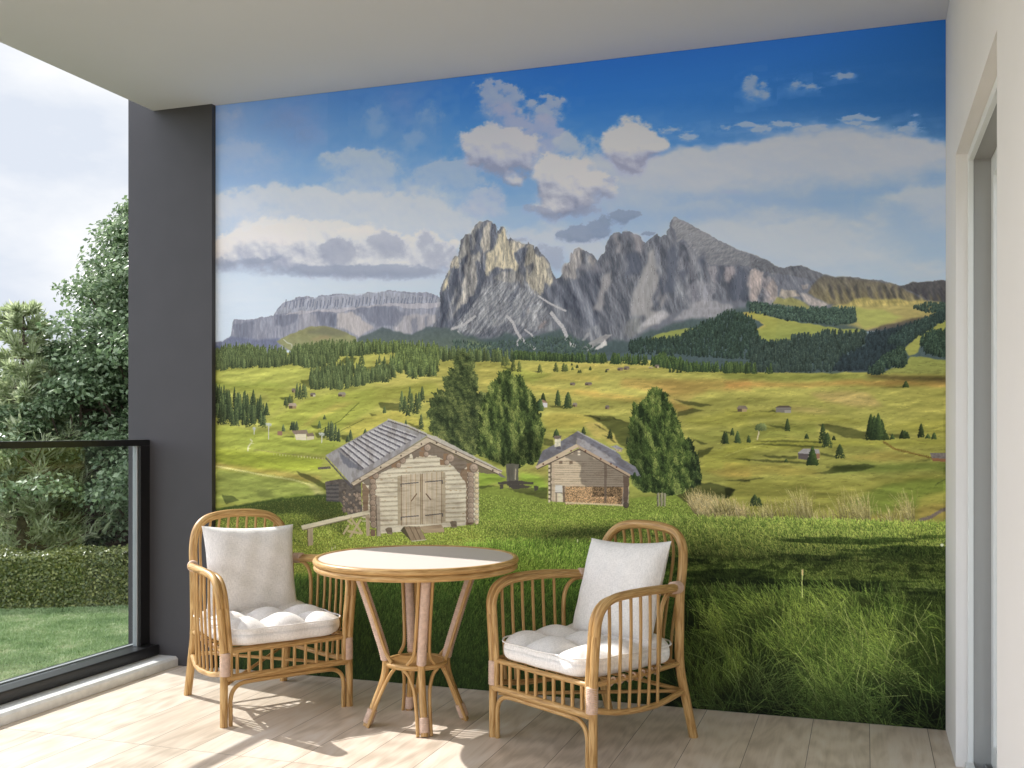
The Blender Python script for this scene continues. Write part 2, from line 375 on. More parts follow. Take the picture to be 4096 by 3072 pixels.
    for k in range(9):
        x = -.188+k*.047
        zt = float(np.interp(abs(x), [0, .10, .172, .220], [.884, .878, .858, .81]))
        yt = float(np.interp(zt, [.66, .90], [.262, .335]))
        MB().tube(crv([(x, yt-.002, zt), (x*1.03, yt+.012, zt-.10), (x*1.05, .30, .60), (x*1.0, .28, .45), (x, .268, .325)], 4), .0066, 8).build('spindle', W, t)
        MB().tube([(x+.022+.015*math.cos(a), .285+.012*math.sin(2*a), .605+.016*math.sin(a)) for a in [j*math.pi/7 for j in range(15)]], .0033, 6).build('cord_loop', K, t)
    # crossed stretchers and seat slats
    MB().tube([(-.28, -.29, .185), (.243, .285, .205)], .0075, 8).build('stretcher', W, t)
    MB().tube([(.28, -.29, .200), (-.243, .285, .220)], .0075, 8).build('stretcher', W, t)
    for k in range(7):
        y = -.24+k*.075
        MB().tube([(-(.296-max(0, y)*.18), y, .326), (.296-max(0, y)*.18, y, .326)], .006, 8).build('seat_slat', W, t)
    return t
def copy_tree(o, parent=None):
    c = o.copy(); C.objects.link(c)
    if parent: c.parent = parent
    for ch in list(o.children): copy_tree(ch, c)
    return c

def cushion(w, d, h, seed, nx=56, ny=56):
    """tufted seat cushion: nine puffs, seams sunk between them, rounded outline"""
    rnd = random.Random(seed); ph = [rnd.uniform(-.006, .008) for _ in range(9)]
    def plan(u, v):      # rounded square outline in [-1,1]^2, slightly scalloped at the puffs
        p = 5.0
        m = max(abs(u), abs(v)) or 1e-6; q = max(1e-6, (abs(u)**p+abs(v)**p)**(1/p))
        k = m/q; a = math.atan2(v, u)
        sc = 1+.018*math.cos(3*math.pi*(u if abs(v) > abs(u) else v))*m**3
        return u*k*sc*w/2, v*k*sc*d/2
    def top(u, v):
        cu, cv = abs(math.cos(math.pi*1.5*u)), abs(math.cos(math.pi*1.5*v))
        puff = (cu**.55)*(cv**.55)
        i = min(2, int((u+1)*1.5)); j = min(2, int((v+1)*1.5))
        e = max(abs(u), abs(v)); edge = max(0, 1-e**14)**.32
        dim = 1.0
        return edge, puff, ph[i*3+j]
    vs = []; fs = []
    for side in (1, -1):
        for i in range(nx+1):
            for j in range(ny+1):
                u = -1+2*i/nx; v = -1+2*j/ny; u = math.sin(math.pi/2*u); v = math.sin(math.pi/2*v)
                x, y = plan(u, v); e, p, q = top(u, v)
                if side > 0: z = h*(.45+.32*e)+h*.42*e*(p-.45)*(1-.4*max(abs(u), abs(v))**4)+q*e*p
                else: z = h*(.45-.45*e)
                vs.append((x, y, z))
    n = (nx+1)*(ny+1)
    for i in range(nx):
        for j in range(ny):
            a = i*(ny+1)+j; fs.append((a, a+ny+1, a+ny+2, a+1)); b = n+a; fs.append((b, b+1, b+ny+2, b+ny+1))
    ed = [i*(ny+1) for i in range(nx+1)]+[nx*(ny+1)+j for j in range(1, ny+1)]+[i*(ny+1)+ny for i in range(nx-1, -1, -1)]+[j for j in range(ny-1, 0, -1)]
    for a, b in zip(ed, ed[1:]+ed[:1]): fs.append((b, a, n+a, n+b))
    return vs, fs
def piping(w, d, z, r=.0035):
    pts = []
    for k in range(97):
        a = 2*math.pi*k/96; c, s_ = math.cos(a), math.sin(a); q = (abs(c)**5+abs(s_)**5)**(1/5)
        u, v = c/q, s_/q
        sc = 1.004+.018*math.cos(3*math.pi*(u if abs(v) > abs(u) else v))
        pts.append((u*sc*w/2, v*sc*d/2, z))
    return MB().tube(pts, r, 7, cap=False)
def pillow(w, h, t, n=44):
    vs = []; fs = []
    for side in (1, -1):
        for i in range(n+1):
            for j in range(n+1):
                u = -1+2*i/n; v = -1+2*j/n
                pin = 1-.075*(1-v*v)*abs(u)**3; pin2 = 1-.075*(1-u*u)*abs(v)**3
                x = u*w/2*pin; y = v*h/2*pin2
                bul = max(0, (1-u**4)*(1-v**4))**.62
                wr = .004*math.sin(9*u+4*v)*math.sin(7*v-3*u)*bul
                vs.append((x, side*(t/2*bul)+wr, y))
    m = (n+1)**2
    for i in range(n):
        for j in range(n):
            a = i*(n+1)+j; fs.append((a, a+1, a+n+2, a+n+1)); b = m+a; fs.append((b, b+n+1, b+n+2, b+1))
    return vs, fs

chair = make_chair()
def place(o, cx, cy, fx, fy, z=0):
    # the chair's own front is -Y: turn it to look along (fx, fy)
    o.location = (cx, cy, z); o.rotation_euler = (0, 0, math.atan2(fy, fx)+math.pi/2)
seatm = MB().add(*cushion(.575, .560, .118, 5), smooth=True)
def dress(cx, cy, fx, fy, seat_label, pil_label, tilt, roll, px=0.0):
    L = math.hypot(fx, fy); fx /= L; fy /= L
    s = seatm.build('seat_cushion', M['linen']); place(s, cx+fx*.045, cy+fy*.045, fx, fy, .339)
    tag(s, seat_label, 'cushion', 'tufted seat cushions on the armchairs')
    pp = piping(.575, .560, .080).build('piping', M['linen'], s)
    p = MB().add(*pillow(.47, .445, .14), smooth=True).build('back_pillow', M['linen'])
    place(p, cx-fx*.155-fy*px, cy-fy*.155+fx*px, fx, fy, .615)
    rz = p.rotation_euler.z
    p.rotation_euler = (Matrix.Rotation(rz, 3, 'Z') @ Matrix.Rotation(R(-tilt), 3, 'X') @ Matrix.Rotation(R(roll), 3, 'Y')).to_euler()
    tag(p, pil_label, 'pillow', 'square linen pillows on the armchairs')
LC = (-2.722, 4.305, .81, -.58); RC = (-1.078, 4.235, -.52, -.854)
c2 = copy_tree(chair)
place(chair, *LC); place(c2, *RC)
tag(chair, 'rattan armchair left of the round table, beside the charcoal wall', 'armchair', 'rattan armchairs at the round table')
tag(c2, 'rattan armchair right of the round table, nearest the camera, in front of the printed grass', 'armchair', 'rattan armchairs at the round table')
dress(*LC, 'tufted white linen seat cushion on the left rattan armchair', 'square beige linen pillow upright in the left rattan armchair', 14, 2)
dress(*RC, 'tufted white linen seat cushion on the right rattan armchair', 'square white linen pillow leaning in the right rattan armchair', 20, -3)

# ---- round table
tb = empty('round_table', (-1.885, 4.22, 0), R(33))
W = M['rattan']; K = M['cord']
def disc(r, z0, z1, n=96):
    vs = [(r*math.cos(2*math.pi*i/n), r*math.sin(2*math.pi*i/n), z) for z in (z0, z1) for i in range(n)]
    return MB().add(vs, [tuple(reversed(range(n))), tuple(range(n, 2*n))]+[(i, (i+1) % n, (i+1) % n+n, i+n) for i in range(n)])
disc(.436, .724, .7365).build('tabletop', M['table_top'], tb)
def ringp(r, z, n=96): return [(r*math.cos(2*math.pi*i/n), r*math.sin(2*math.pi*i/n), z) for i in range(n+1)]
MB().tube(ringp(.440, .7270), .0148, 12, cap=False).tube(ringp(.437, .7000), .0140, 12, cap=False).build('rim', W, tb)
MB().tube([(-.41, 0, .700), (.41, 0, .700)], .012, 8).tube([(0, -.41, .6985), (0, .41, .6985)], .012, 8).build('under_brace', W, tb)
sh = MB().tube(ringp(.128, .272, 48), .0135, 12, cap=False).build('shelf_ring', W, tb)
for k in range(9):
    y = -.10+k*.025; h = math.sqrt(.125**2-y*y)
    MB().tube([(-h, y, .276), (h, y, .276)], .0052, 8).build('shelf_rod', W, tb)
for k in range(4):
    a = k*math.pi/2; c, s_ = math.cos(a), math.sin(a)
    def P(r, off, z): return (c*r-s_*off, s_*r+c*off, z)
    lg = MB()
    main = crv([P(.262, 0, .690), P(.215, 0, .55), P(.170, 0, .41), P(.142, 0, .315), P(.136, 0, .26), P(.150, 0, .19), P(.190, 0, .085), P(.222, 0, .0)], 6)
    lg.tube(main, .0165, 12)
    for o in (-1, 1):
        lg.tube(crv([P(.262, o*.030, .690), P(.213, o*.029, .55), P(.168, o*.030, .41), P(.140, o*.036, .325), P(.118, o*.060, .285)], 6), .0078, 8)
        lg.tube(crv([P(.108, o*.075, .262), P(.122, o*.052, .235), P(.150, o*.034, .175), P(.188, o*.029, .085), P(.220, o*.029, .001)], 6), .0078, 8)
    lo = lg.build('leg', W, tb)
    up = [p for p in main if .283 < p.z < .688]
    wr = MB()
    # cord over the rod, slightly flat as it holds the three rods
    wr.wrap(up, .0195, pitch=.0085, depth=.0028); wr.build('cord_wrap', K, lo)
    MB().wrap([p for p in resample(main, .004) if .012 < p.z < .075], .0200, pitch=.0075, depth=.003).build('cord_wrap', K, lo)
tag(tb, 'round rattan table with cream top and four cord wound legs between the armchairs', 'table')
# ---------------------------------------------------------------- garden beyond the railing
def leaf_mat(name, c1, c2, c3, rough=.55, trans=.35):
    m = bpy.data.materials.new(name); m.use_nodes = True
    N = m.node_tree.nodes; L = m.node_tree.links; b = N['Principled BSDF']; out = N['Material Output']
    g = N.new('ShaderNodeNewGeometry'); 
    cr = N.new('ShaderNodeValToRGB'); L.new(g.outputs['Random Per Island'], cr.inputs[0]); e = cr.color_ramp.elements
    e[0].position = 0; e[0].color = (*c1, 1); e[1].position = 1; e[1].color = (*c3, 1); k = e.new(.55); k.color = (*c2, 1)
    L.new(cr.outputs[0], b.inputs['Base Color']); b.inputs['Roughness'].default_value = rough
    t = N.new('ShaderNodeBsdfTranslucent'); L.new(cr.outputs[0], t.inputs[0])
    x = N.new('ShaderNodeMixShader'); x.inputs[0].default_value = trans; L.new(b.outputs[0], x.inputs[1]); L.new(t.outputs[0], x.inputs[2]); L.new(x.outputs[0], out.inputs[0])
    return m
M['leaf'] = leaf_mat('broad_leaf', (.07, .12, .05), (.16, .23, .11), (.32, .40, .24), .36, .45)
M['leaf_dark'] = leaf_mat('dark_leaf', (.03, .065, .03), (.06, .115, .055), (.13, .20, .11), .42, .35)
M['needle'] = leaf_mat('pine_needle', (.26, .32, .15), (.40, .46, .25), (.58, .62, .42), .5, .55)
M['hedge_leaf'] = leaf_mat('hedge_leaf', (.055, .08, .015), (.115, .14, .03), (.24, .25, .07), .42, .2)
M['bark'] = mat('bark', (.10, .075, .055), .9, .2, var=.3, vscale=9, bump=.6, bscale=30)

def leaves_mesh(name, P, nrm, size, m, parent, seed, fold=.25, aspect=.62):
    """P (n,3) leaf centres, nrm (n,3) facing; each leaf is a folded four-corner blade"""
    rs = np.random.RandomState(seed); n = len(P)
    nrm = nrm/np.maximum(np.linalg.norm(nrm, axis=1, keepdims=True), 1e-6)
    a = rs.normal(size=(n, 3)); t = np.cross(nrm, a); t /= np.linalg.norm(t, axis=1, keepdims=True); b = np.cross(nrm, t)
    s = (size*rs.uniform(.6, 1.35, n))[:, None]
    base = P-t*s*.5; tip = P+t*s*.5
    l = P+b*s*aspect*.5+nrm*s*fold*.3; r = P-b*s*aspect*.5+nrm*s*fold*.3
    V = np.stack([base, r, tip, l], 1).reshape(-1, 3)
    me = bpy.data.meshes.new(name); me.vertices.add(4*n); me.vertices.foreach_set('co', V.ravel())
    i = np.arange(n)*4
    F = np.stack([i, i+1, i+2, i, i+2, i+3], 1).ravel()
    me.loops.add(6*n); me.loops.foreach_set('vertex_index', F)
    me.polygons.add(2*n); me.polygons.foreach_set('loop_start', np.arange(2*n)*3); me.polygons.foreach_set('loop_total', np.full(2*n, 3))
    me.materials.append(m); me.update(calc_edges=True); me.validate()
    o = bpy.data.objects.new(name, me); C.objects.link(o); o.parent = parent
    return o
def broad_tree(name, x, y, z0, h, r, n, size, m, seed, label, trunk_h=.25, shape=1.0, group=None, lobes=60):
    rs = np.random.RandomState(seed); t = empty(name, (x, y, z0))
    # clusters on a loose dome, each a lump of leaves
    cl = []; zc0 = h*trunk_h
    for k in range(lobes):
        u = rs.uniform(0, 1)**.8; zz = zc0+(h-zc0)*u
        prof = r*(math.sin(math.pi*min(1, max(.06, (1-u)**shape*.97+.03))**.75)) if shape > .9 else r*(1-u)**shape+.25
        a = rs.uniform(0, 2*math.pi); rr = prof*math.sqrt(rs.uniform(.15, 1.0))*rs.uniform(.85, 1.12)
        cl.append((rr*math.cos(a), rr*math.sin(a), zz, r*rs.uniform(.09, .17) if shape < .9 else r*rs.uniform(.13, .24)))
    # trunk and limbs
    tr = MB(); top = h*.93
    path = [(0, 0, 0), (.03*r, .02*r, h*.3), (-.03*r, .03*r, h*.6), (0, 0, top)]
    pc = crv(path, 5); tr.tube(pc, [.045*h*(1-.93*i/(len(pc)-1)) for i in range(len(pc))], 10)
    lm = MB()
    for (cx, cy, cz, cr_) in cl[::2]:
        zb = max(h*.12, cz-math.hypot(cx, cy)*.7-.2); b0 = Vector((0, 0, zb)); b1 = Vector((cx, cy, cz)); mid = b0.lerp(b1, .5)+Vector((0, 0, -.06*h))
        lm.tube(crv([b0, mid, b1], 5), [.011*h*(1-.8*i/10) for i in range(11)], 6)
    tr.build('trunk', M['bark'], t); lm.build('limbs', M['bark'], t)
    w = np.array([c[3]**2 for c in cl]); w /= w.sum(); idx = rs.choice(len(cl), n, p=w)
    ce = np.array(cl)[idx]; d = rs.normal(size=(n, 3)); d /= np.linalg.norm(d, axis=1, keepdims=True)
    d[:, 2] = np.abs(d[:, 2])*np.where(rs.rand(n) < .8, 1, -.6); rad = ce[:, 3]*(rs.uniform(0, 1, n)**.4); P = ce[:, :3]+d*rad[:, None]*np.array([1.25, 1.25, .62])
    nr = d*.6+rs.normal(size=(n, 3))*.55+np.array([0, 0, .5])
    P[:, 2] = np.maximum(P[:, 2], .05)
    leaves_mesh('crown', P, nr, size, m, t, seed+1)
    return tag(t, label, 'tree', group)
def pine(name, x, y, z0, h, r, seed, label, size=.26, dens=1.0, group=None):
    rs = np.random.RandomState(seed); t = empty(name, (x, y, z0)); tr = MB(); pc = [(0, 0, 0), (.02, 0, h*.5), (0, .01, h)]
    tr.tube(crv(pc, 6), [.028*h*(1-.95*i/12) for i in range(13)], 8); tr.build('trunk', M['bark'], t)
    br = MB(); P = []; D = []
    z = h*.12
    while z < h*.985:
        f = (1-z/h); ln = r*(f**.8)+.12; nb = int(5+3*f)
        a0 = rs.uniform(0, 6.28)
        for k in range(nb):
            a = a0+k*2*math.pi/nb+rs.uniform(-.3, .3); L_ = ln*rs.uniform(.7, 1.15)
            e = Vector((math.cos(a)*L_, math.sin(a)*L_, z+L_*rs.uniform(.15, .55))); b = Vector((0, 0, z)); mid = b.lerp(e, .5)+Vector((0, 0, -.08*L_))
            q = crv([b, mid, e], 5); br.tube(q, [.012*h*.3*(1-.8*i/10)+.004 for i in range(11)], 5)
            for i in range(3, len(q)):
                for _ in range(int(15*dens)):
                    dd = (q[i]-q[i-1]).normalized(); v = np.array(dd)*rs.uniform(.3, 1.2)+rs.normal(size=3)*.55+np.array([0, 0, .35])
                    P.append(np.array(q[i])+rs.normal(size=3)*.05*L_); D.append(v)
        z += h*.052
    br.build('limbs', M['bark'], t)
    P = np.array(P); D = np.array(D); D /= np.linalg.norm(D, axis=1, keepdims=True); n = len(P)
    s = size*rs.uniform(.6, 1.2, n)[:, None]; w_ = np.cross(D, rs.normal(size=(n, 3))); w_ /= np.linalg.norm(w_, axis=1, keepdims=True)
    wd = .020
    V = np.stack([P-w_*wd*.6, P+w_*wd*.6, P+D*s*.6+w_*wd, P+D*s, P+D*s*.6-w_*wd], 1).reshape(-1, 3)
    me = bpy.data.meshes.new('crown'); i = np.arange(n)*5
    F = np.stack([i, i+1, i+2, i, i+2, i+4, i+4, i+2, i+3], 1).ravel()
    me.vertices.add(5*n); me.vertices.foreach_set('co', V.ravel()); me.loops.add(9*n); me.loops.foreach_set('vertex_index', F)
    me.polygons.add(3*n); me.polygons.foreach_set('loop_start', np.arange(3*n)*3); me.polygons.foreach_set('loop_total', np.full(3*n, 3))
    me.materials.append(M['needle']); me.update(calc_edges=True)
    o = bpy.data.objects.new('crown', me); C.objects.link(o); o.parent = t
    return tag(t, label, 'tree', group)
def gpt(u, v=None, d=None, z=None):
    """ground plan position seen at column u (4096 px wide photograph) at forward distance d"""
    a = R(18.8); xc = (u-2048)/4142
    return ((xc*math.cos(a)-math.sin(a))*d, (xc*math.sin(a)+math.cos(a))*d)
LZ = -2.0
def lawn():
    m = bpy.data.materials.new('lawn'); m.use_nodes = True
    N = m.node_tree.nodes; L = m.node_tree.links; b = N['Principled BSDF']; t = N.new('ShaderNodeTexCoord')
    n1 = N.new('ShaderNodeTexNoise'); n1.inputs['Scale'].default_value = .45; n1.inputs['Detail'].default_value = 8; n1.inputs['Roughness'].default_value = .65
    n2 = N.new('ShaderNodeTexNoise'); n2.inputs['Scale'].default_value = 14; n2.inputs['Detail'].default_value = 6; n2.inputs['Roughness'].default_value = .7
    L.new(t.outputs['Object'], n1.inputs['Vector']); L.new(t.outputs['Object'], n2.inputs['Vector'])
    a = N.new('ShaderNodeMath'); a.operation = 'MULTIPLY_ADD'; L.new(n2.outputs['Fac'], a.inputs[0]); a.inputs[1].default_value = .5
    h = N.new('ShaderNodeMath'); h.operation = 'MULTIPLY'; L.new(n1.outputs['Fac'], h.inputs[0]); h.inputs[1].default_value = .5; L.new(h.outputs[0], a.inputs[2])
    cr = N.new('ShaderNodeValToRGB'); L.new(a.outputs[0], cr.inputs[0]); e = cr.color_ramp.elements
    e[0].position = .38; e[0].color = (.05, .07, .035, 1); e[1].position = .66; e[1].color = (.13, .14, .09, 1); k = e.new(.50); k.color = (.085, .11, .06, 1)
    L.new(cr.outputs[0], b.inputs['Base Color']); b.inputs['Roughness'].default_value = .9
    bp = N.new('ShaderNodeBump'); bp.inputs['Strength'].default_value = .8; bp.inputs['Distance'].default_value = .05; L.new(n2.outputs['Fac'], bp.inputs['Height']); L.new(bp.outputs[0], b.inputs['Normal'])
    return m
M['lawn'] = lawn()
tag(MB().add([(-260, -260, LZ), (260, -260, LZ), (260, 260, LZ), (-260, 260, LZ)], [(0, 1, 2, 3)]).build('ground', M['lawn']), kind='structure')
# grass blades over the part of the lawn one can see
def grass():
    rs = np.random.RandomState(3); n = 150000
    d = rs.uniform(0, 1, n)**.8*12+9.0; u = rs.uniform(-120, 640, n)
    a = R(18.8); xc = (u-2048)/4142
    X = (xc*math.cos(a)-math.sin(a))*d; Y = (xc*math.sin(a)+math.cos(a))*d
    h = rs.uniform(.03, .075, n); w = .006+.004*rs.rand(n)+d*.0004; th = rs.uniform(0, 6.28, n); lx = rs.normal(0, .03, n); ly = rs.normal(0, .03, n)
    z = np.full(n, LZ)
    A = np.stack([X-np.cos(th)*w, Y-np.sin(th)*w, z], 1); B = np.stack([X+np.cos(th)*w, Y+np.sin(th)*w, z], 1); T = np.stack([X+lx, Y+ly, z+h], 1)
    V = np.stack([A, B, T], 1).reshape(-1, 3)
    me = bpy.data.meshes.new('lawn_grass'); me.vertices.add(3*n); me.vertices.foreach_set('co', V.ravel()); me.loops.add(3*n); me.loops.foreach_set('vertex_index', np.arange(3*n))
    me.polygons.add(n); me.polygons.foreach_set('loop_start', np.arange(n)*3); me.polygons.foreach_set('loop_total', np.full(n, 3))
    me.materials.append(leaf_mat('grass_blade', (.12, .20, .07), (.26, .36, .15), (.50, .52, .32), .6, .2)); me.update(calc_edges=True)
    gm = me.materials[0]; N = gm.node_tree.nodes; L = gm.node_tree.links; gr_ = [q for q in N if q.type == 'VALTORGB'][0]; geo = [q for q in N if q.type == 'NEW_GEOMETRY'][0]
    tcx = N.new('ShaderNodeTexCoord'); nz = N.new('ShaderNodeTexNoise'); nz.inputs['Scale'].default_value = 1.1; nz.inputs['Detail'].default_value = 6; nz.inputs['Roughness'].default_value = .7; L.new(tcx.outputs['Object'], nz.inputs['Vector'])
    m1 = N.new('ShaderNodeMath'); m1.operation = 'MULTIPLY_ADD'; L.new(geo.outputs['Random Per Island'], m1.inputs[0]); m1.inputs[1].default_value = .35; m1.inputs[2].default_value = -.85
    m2_ = N.new('ShaderNodeMath'); m2_.operation = 'MULTIPLY_ADD'; L.new(nz.outputs['Fac'], m2_.inputs[0]); m2_.inputs[1].default_value = 2.35; L.new(m1.outputs[0], m2_.inputs[2]); L.new(m2_.outputs[0], gr_.inputs[0])
    o = bpy.data.objects.new('lawn_grass', me); C.objects.link(o)
    tag(o, 'short green and straw coloured grass covering the lawn', 'grass', kind='stuff')
grass()
# hedge: its near foot about 19 m ahead
def hedge():
    p0 = gpt(-500, d=18.6); p1 = gpt(760, d=19.4); hh = .98; dd = 1.1
    t = empty('clipped_hedge', (p0[0], p0[1], LZ), math.atan2(p1[1]-p0[1], p1[0]-p0[0])); Ln = math.hypot(p1[0]-p0[0], p1[1]-p0[1])
    rs = np.random.RandomState(11)
    core = MB().box(0, Ln, .10, dd-.1, 0, hh-.10); core.build('twigs', M['bark'], t)
    n = 60000; P = np.empty((n, 3)); Nn = np.empty((n, 3)); k = rs.rand(n)
    P[:, 0] = rs.uniform(0, Ln, n)
    f = k < .55
    wob = .05*np.sin(P[:, 0]*1.7)+.04*np.sin(P[:, 0]*4.1+1)
    P[f, 1] = rs.normal(.04, .035, f.sum())+wob[f]*.6; P[f, 2] = rs.uniform(0, hh, f.sum())
    P[~f, 1] = rs.uniform(0, dd, (~f).sum()); P[~f, 2] = hh+rs.normal(0, .035, (~f).sum())+wob[~f]
    Nn[f] = (0, -1, .5); Nn[~f] = (0, -.2, 1); Nn += rs.normal(size=(n, 3))*.55
    leaves_mesh('leaves', P, Nn, .062, M['hedge_leaf'], t, 12)
    tag(t, 'low clipped green hedge along the far side of the lawn', 'hedge')
hedge()
x, y = gpt(700, d=24.5)
broad_tree('broadleaf_tree', x, y, LZ, 8.5, 5.2, 130000, .12, M['leaf'], 21, 'tall bright green broadleaf tree rising beside the charcoal wall', .02, .7, lobes=420)
x, y = gpt(330, d=23.5)
broad_tree('broadleaf_tree', x, y, LZ, 5.2, 2.1, 42000, .10, M['leaf'], 33, 'shorter rounded broadleaf tree left of the tallest tree, behind the hedge', .02, 1.1, lobes=80)
x, y = gpt(60, d=27.5)
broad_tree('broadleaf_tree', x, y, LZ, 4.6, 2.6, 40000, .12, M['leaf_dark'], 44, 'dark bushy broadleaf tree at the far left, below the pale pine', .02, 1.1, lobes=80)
x, y = gpt(92, d=22.5)
pine('pine_tree', x, y, LZ, 6.1, 1.9, 51, 'pale green pine with long needles at the left edge, lower than the broadleaf tree', group=None)
x, y = gpt(250, d=31)
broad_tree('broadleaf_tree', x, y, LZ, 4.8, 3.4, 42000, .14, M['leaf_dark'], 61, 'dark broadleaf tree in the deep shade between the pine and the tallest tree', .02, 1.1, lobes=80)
# ---------------------------------------------------------------- the printed wall covering
# A flat print: its picture is worked out here in wall coordinates (metres on the wall x PPM pixels), one sheet on the wall.
PPM = 600; MW = int(round((RX+3.368)*PPM)); MH = int(round(CZ*PPM)); F4 = np.float32
def T2(u, v):
    a = R(18.8); xc = (np.asarray(u, float)-2048)/4142; dx = xc*math.cos(a)-math.sin(a); dy = xc*math.sin(a)+math.cos(a); t = WY/dy
    return (dx*t+3.368)*PPM, (CZ-1.3-(1721-np.asarray(v, float))/4142*t)*PPM
def Sc(u):       # wall pixels per step of u
    a = R(18.8); return WY/(((np.asarray(u, float)-2048)/4142)*math.sin(a)+math.cos(a))/4142*PPM
def K(x0, y0, s, *pts): return [(x0+p[0]/s, y0+p[1]/s) for p in pts]
rs = np.random.RandomState(77)
def up(g, w, h, ox=0, oy=0, sx=1., sy=1.):
    gh, gw = g.shape
    x = (np.arange(w)*sx+ox) % gw; y = (np.arange(h)*sy+oy) % gh
    xi = x.astype(int); yi = y.astype(int); fx = (x-xi).astype(F4); fy = (y-yi).astype(F4); fx = fx*fx*(3-2*fx); fy = fy*fy*(3-2*fy)
    x1 = (xi+1) % gw; y1 = (yi+1) % gh
    top = g[yi][:, xi]*(1-fx)+g[yi][:, x1]*fx; bot = g[y1][:, xi]*(1-fx)+g[y1][:, x1]*fx
    return top*(1-fy)[:, None]+bot*fy[:, None]
GR = rs.rand(512, 512).astype(F4)
def fbm(w, h, sx, sy, o=4, seed=0, rough=.5, ridged=False):
    """noise field w x h with features sx, sy pixels wide; values about 0..1"""
    r_ = np.random.RandomState(seed); out = np.zeros((h, w), F4); a = 1.; tot = 0
    for k in range(o):
        n = up(GR, w, h, r_.rand()*500, r_.rand()*500, 1/sx, 1/sy)
        if ridged: n = 1-np.abs(2*n-1)
        out += a*n; tot += a; a *= rough; sx = max(sx/2, 1.01); sy = max(sy/2, 1.01)
    return out/tot
CV = np.zeros((MH, MW, 3), F4)
def ss(x, a, b): t = np.clip((x-a)/(b-a), 0, 1); return t*t*(3-2*t)
def bb(P, pad):
    x0 = max(0, int(P[:, 0].min()-pad)); x1 = min(MW, int(P[:, 0].max()+pad)+1); y0 = max(0, int(P[:, 1].min()-pad)); y1 = min(MH, int(P[:, 1].max()+pad)+1)
    return x0, x1, y0, y1
def inside(P, X, Y):
    m = np.zeros(X.shape, bool); n = len(P)
    for i in range(n):
        xa, ya = P[i]; xb, yb = P[(i+1) % n]
        if ya == yb: continue
        c = ((ya > Y) != (yb > Y)); xs = (xb-xa)*(Y-ya)/(yb-ya)+xa
        m ^= c & (X < xs)
    return m
_s = [100]
def sd():
    _s[0] += 1; return _s[0]
def blur(a, k):
    if k < 1: return a
    for ax in (0, 1):
        c = np.cumsum(np.pad(a, [(k+1, k) if i == ax else (0, 0) for i in range(2)], mode='edge'), axis=ax)
        a = (c[2*k+1:]-c[:-2*k-1] if ax == 0 else c[:, 2*k+1:]-c[:, :-2*k-1])/(2*k+1)
    return a
def mask(T, warp=0, ws=14, soft=0, wy=None):
    P = np.array(T, float); x, y = T2(P[:, 0], P[:, 1]); P = np.stack([x, y], 1)
    x0, x1, y0, y1 = bb(P, warp+soft*2+2)
    if x1 <= x0 or y1 <= y0: return None
    Y, X = np.mgrid[y0:y1, x0:x1].astype(F4)
    if warp:
        X = X+(fbm(x1-x0, y1-y0, ws, ws, 3, sd())-.5)*2*warp; Y = Y+(fbm(x1-x0, y1-y0, ws, wy or ws, 3, sd())-.5)*2*warp
    m = inside(P, X, Y).astype(F4)
    if soft: m = blur(blur(m, int(soft)), int(soft))
    return m, x0, x1, y0, y1
def paint(T, col, a=1., warp=0, ws=14, soft=0, tex=0, tx=(6, 6), wy=None, ridged=False, col2=None, mul=False):
    r_ = mask(T, warp, ws, soft, wy)
    if r_ is None: return
    m, x0, x1, y0, y1 = r_; c = np.array(col, F4)[None, None]*np.ones((y1-y0, x1-x0, 1), F4)
    if col2 is not None:
        g = np.linspace(0, 1, y1-y0, dtype=F4)[:, None, None]; c = c*(1-g)+np.array(col2, F4)*g
    if tex: c = c*(1+(fbm(x1-x0, y1-y0, tx[0], tx[1], 4, sd(), .6, ridged)-.5)[..., None]*2*tex)
    R_ = CV[y0:y1, x0:x1]; mm = (m*a)[..., None]
    if mul: R_ *= 1-mm+mm*c
    else: R_ *= 1-mm; R_ += mm*c
def scat(x, y, c):
    xi = np.round(x).astype(int); yi = np.round(y).astype(int); ok = (xi >= 0) & (xi < MW) & (yi >= 0) & (yi < MH)
    CV[yi[ok], xi[ok]] = c[ok]
def strokes(P0, P1, P2, w, c0, c1, n=24):
    """curved tapering strokes (wall pixels), later ones over earlier ones"""
    t = np.linspace(0, 1, n, dtype=F4)[None, :, None]
    p = P0[:, None]*(1-t)**2+2*P1[:, None]*t*(1-t)+P2[:, None]*t*t; c = c0[:, None]*(1-t)+c1[:, None]*t
    d = np.gradient(p, axis=1); L_ = np.maximum(np.linalg.norm(d, axis=2, keepdims=True), 1e-3); nx = np.stack([-d[..., 1], d[..., 0]], -1)/L_
    wd = (w[:, None, None]*(1-t)**.6)
    k = int(max(1, np.ceil(w.max())))
    offs = np.linspace(-.5, .5, k+1, dtype=F4) if k > 1 else np.array([0, .5], F4)
    q = p[:, :, None]+nx[:, :, None]*(wd[:, :, None]*offs[None, None, :, None])
    sh = (1-.35*(offs < 0))[None, None, :, None]
    cc = np.broadcast_to(c[:, :, None]*sh, q.shape[:3]+(3,))
    scat(q[..., 0].ravel(), q[..., 1].ravel(), cc.reshape(-1, 3))
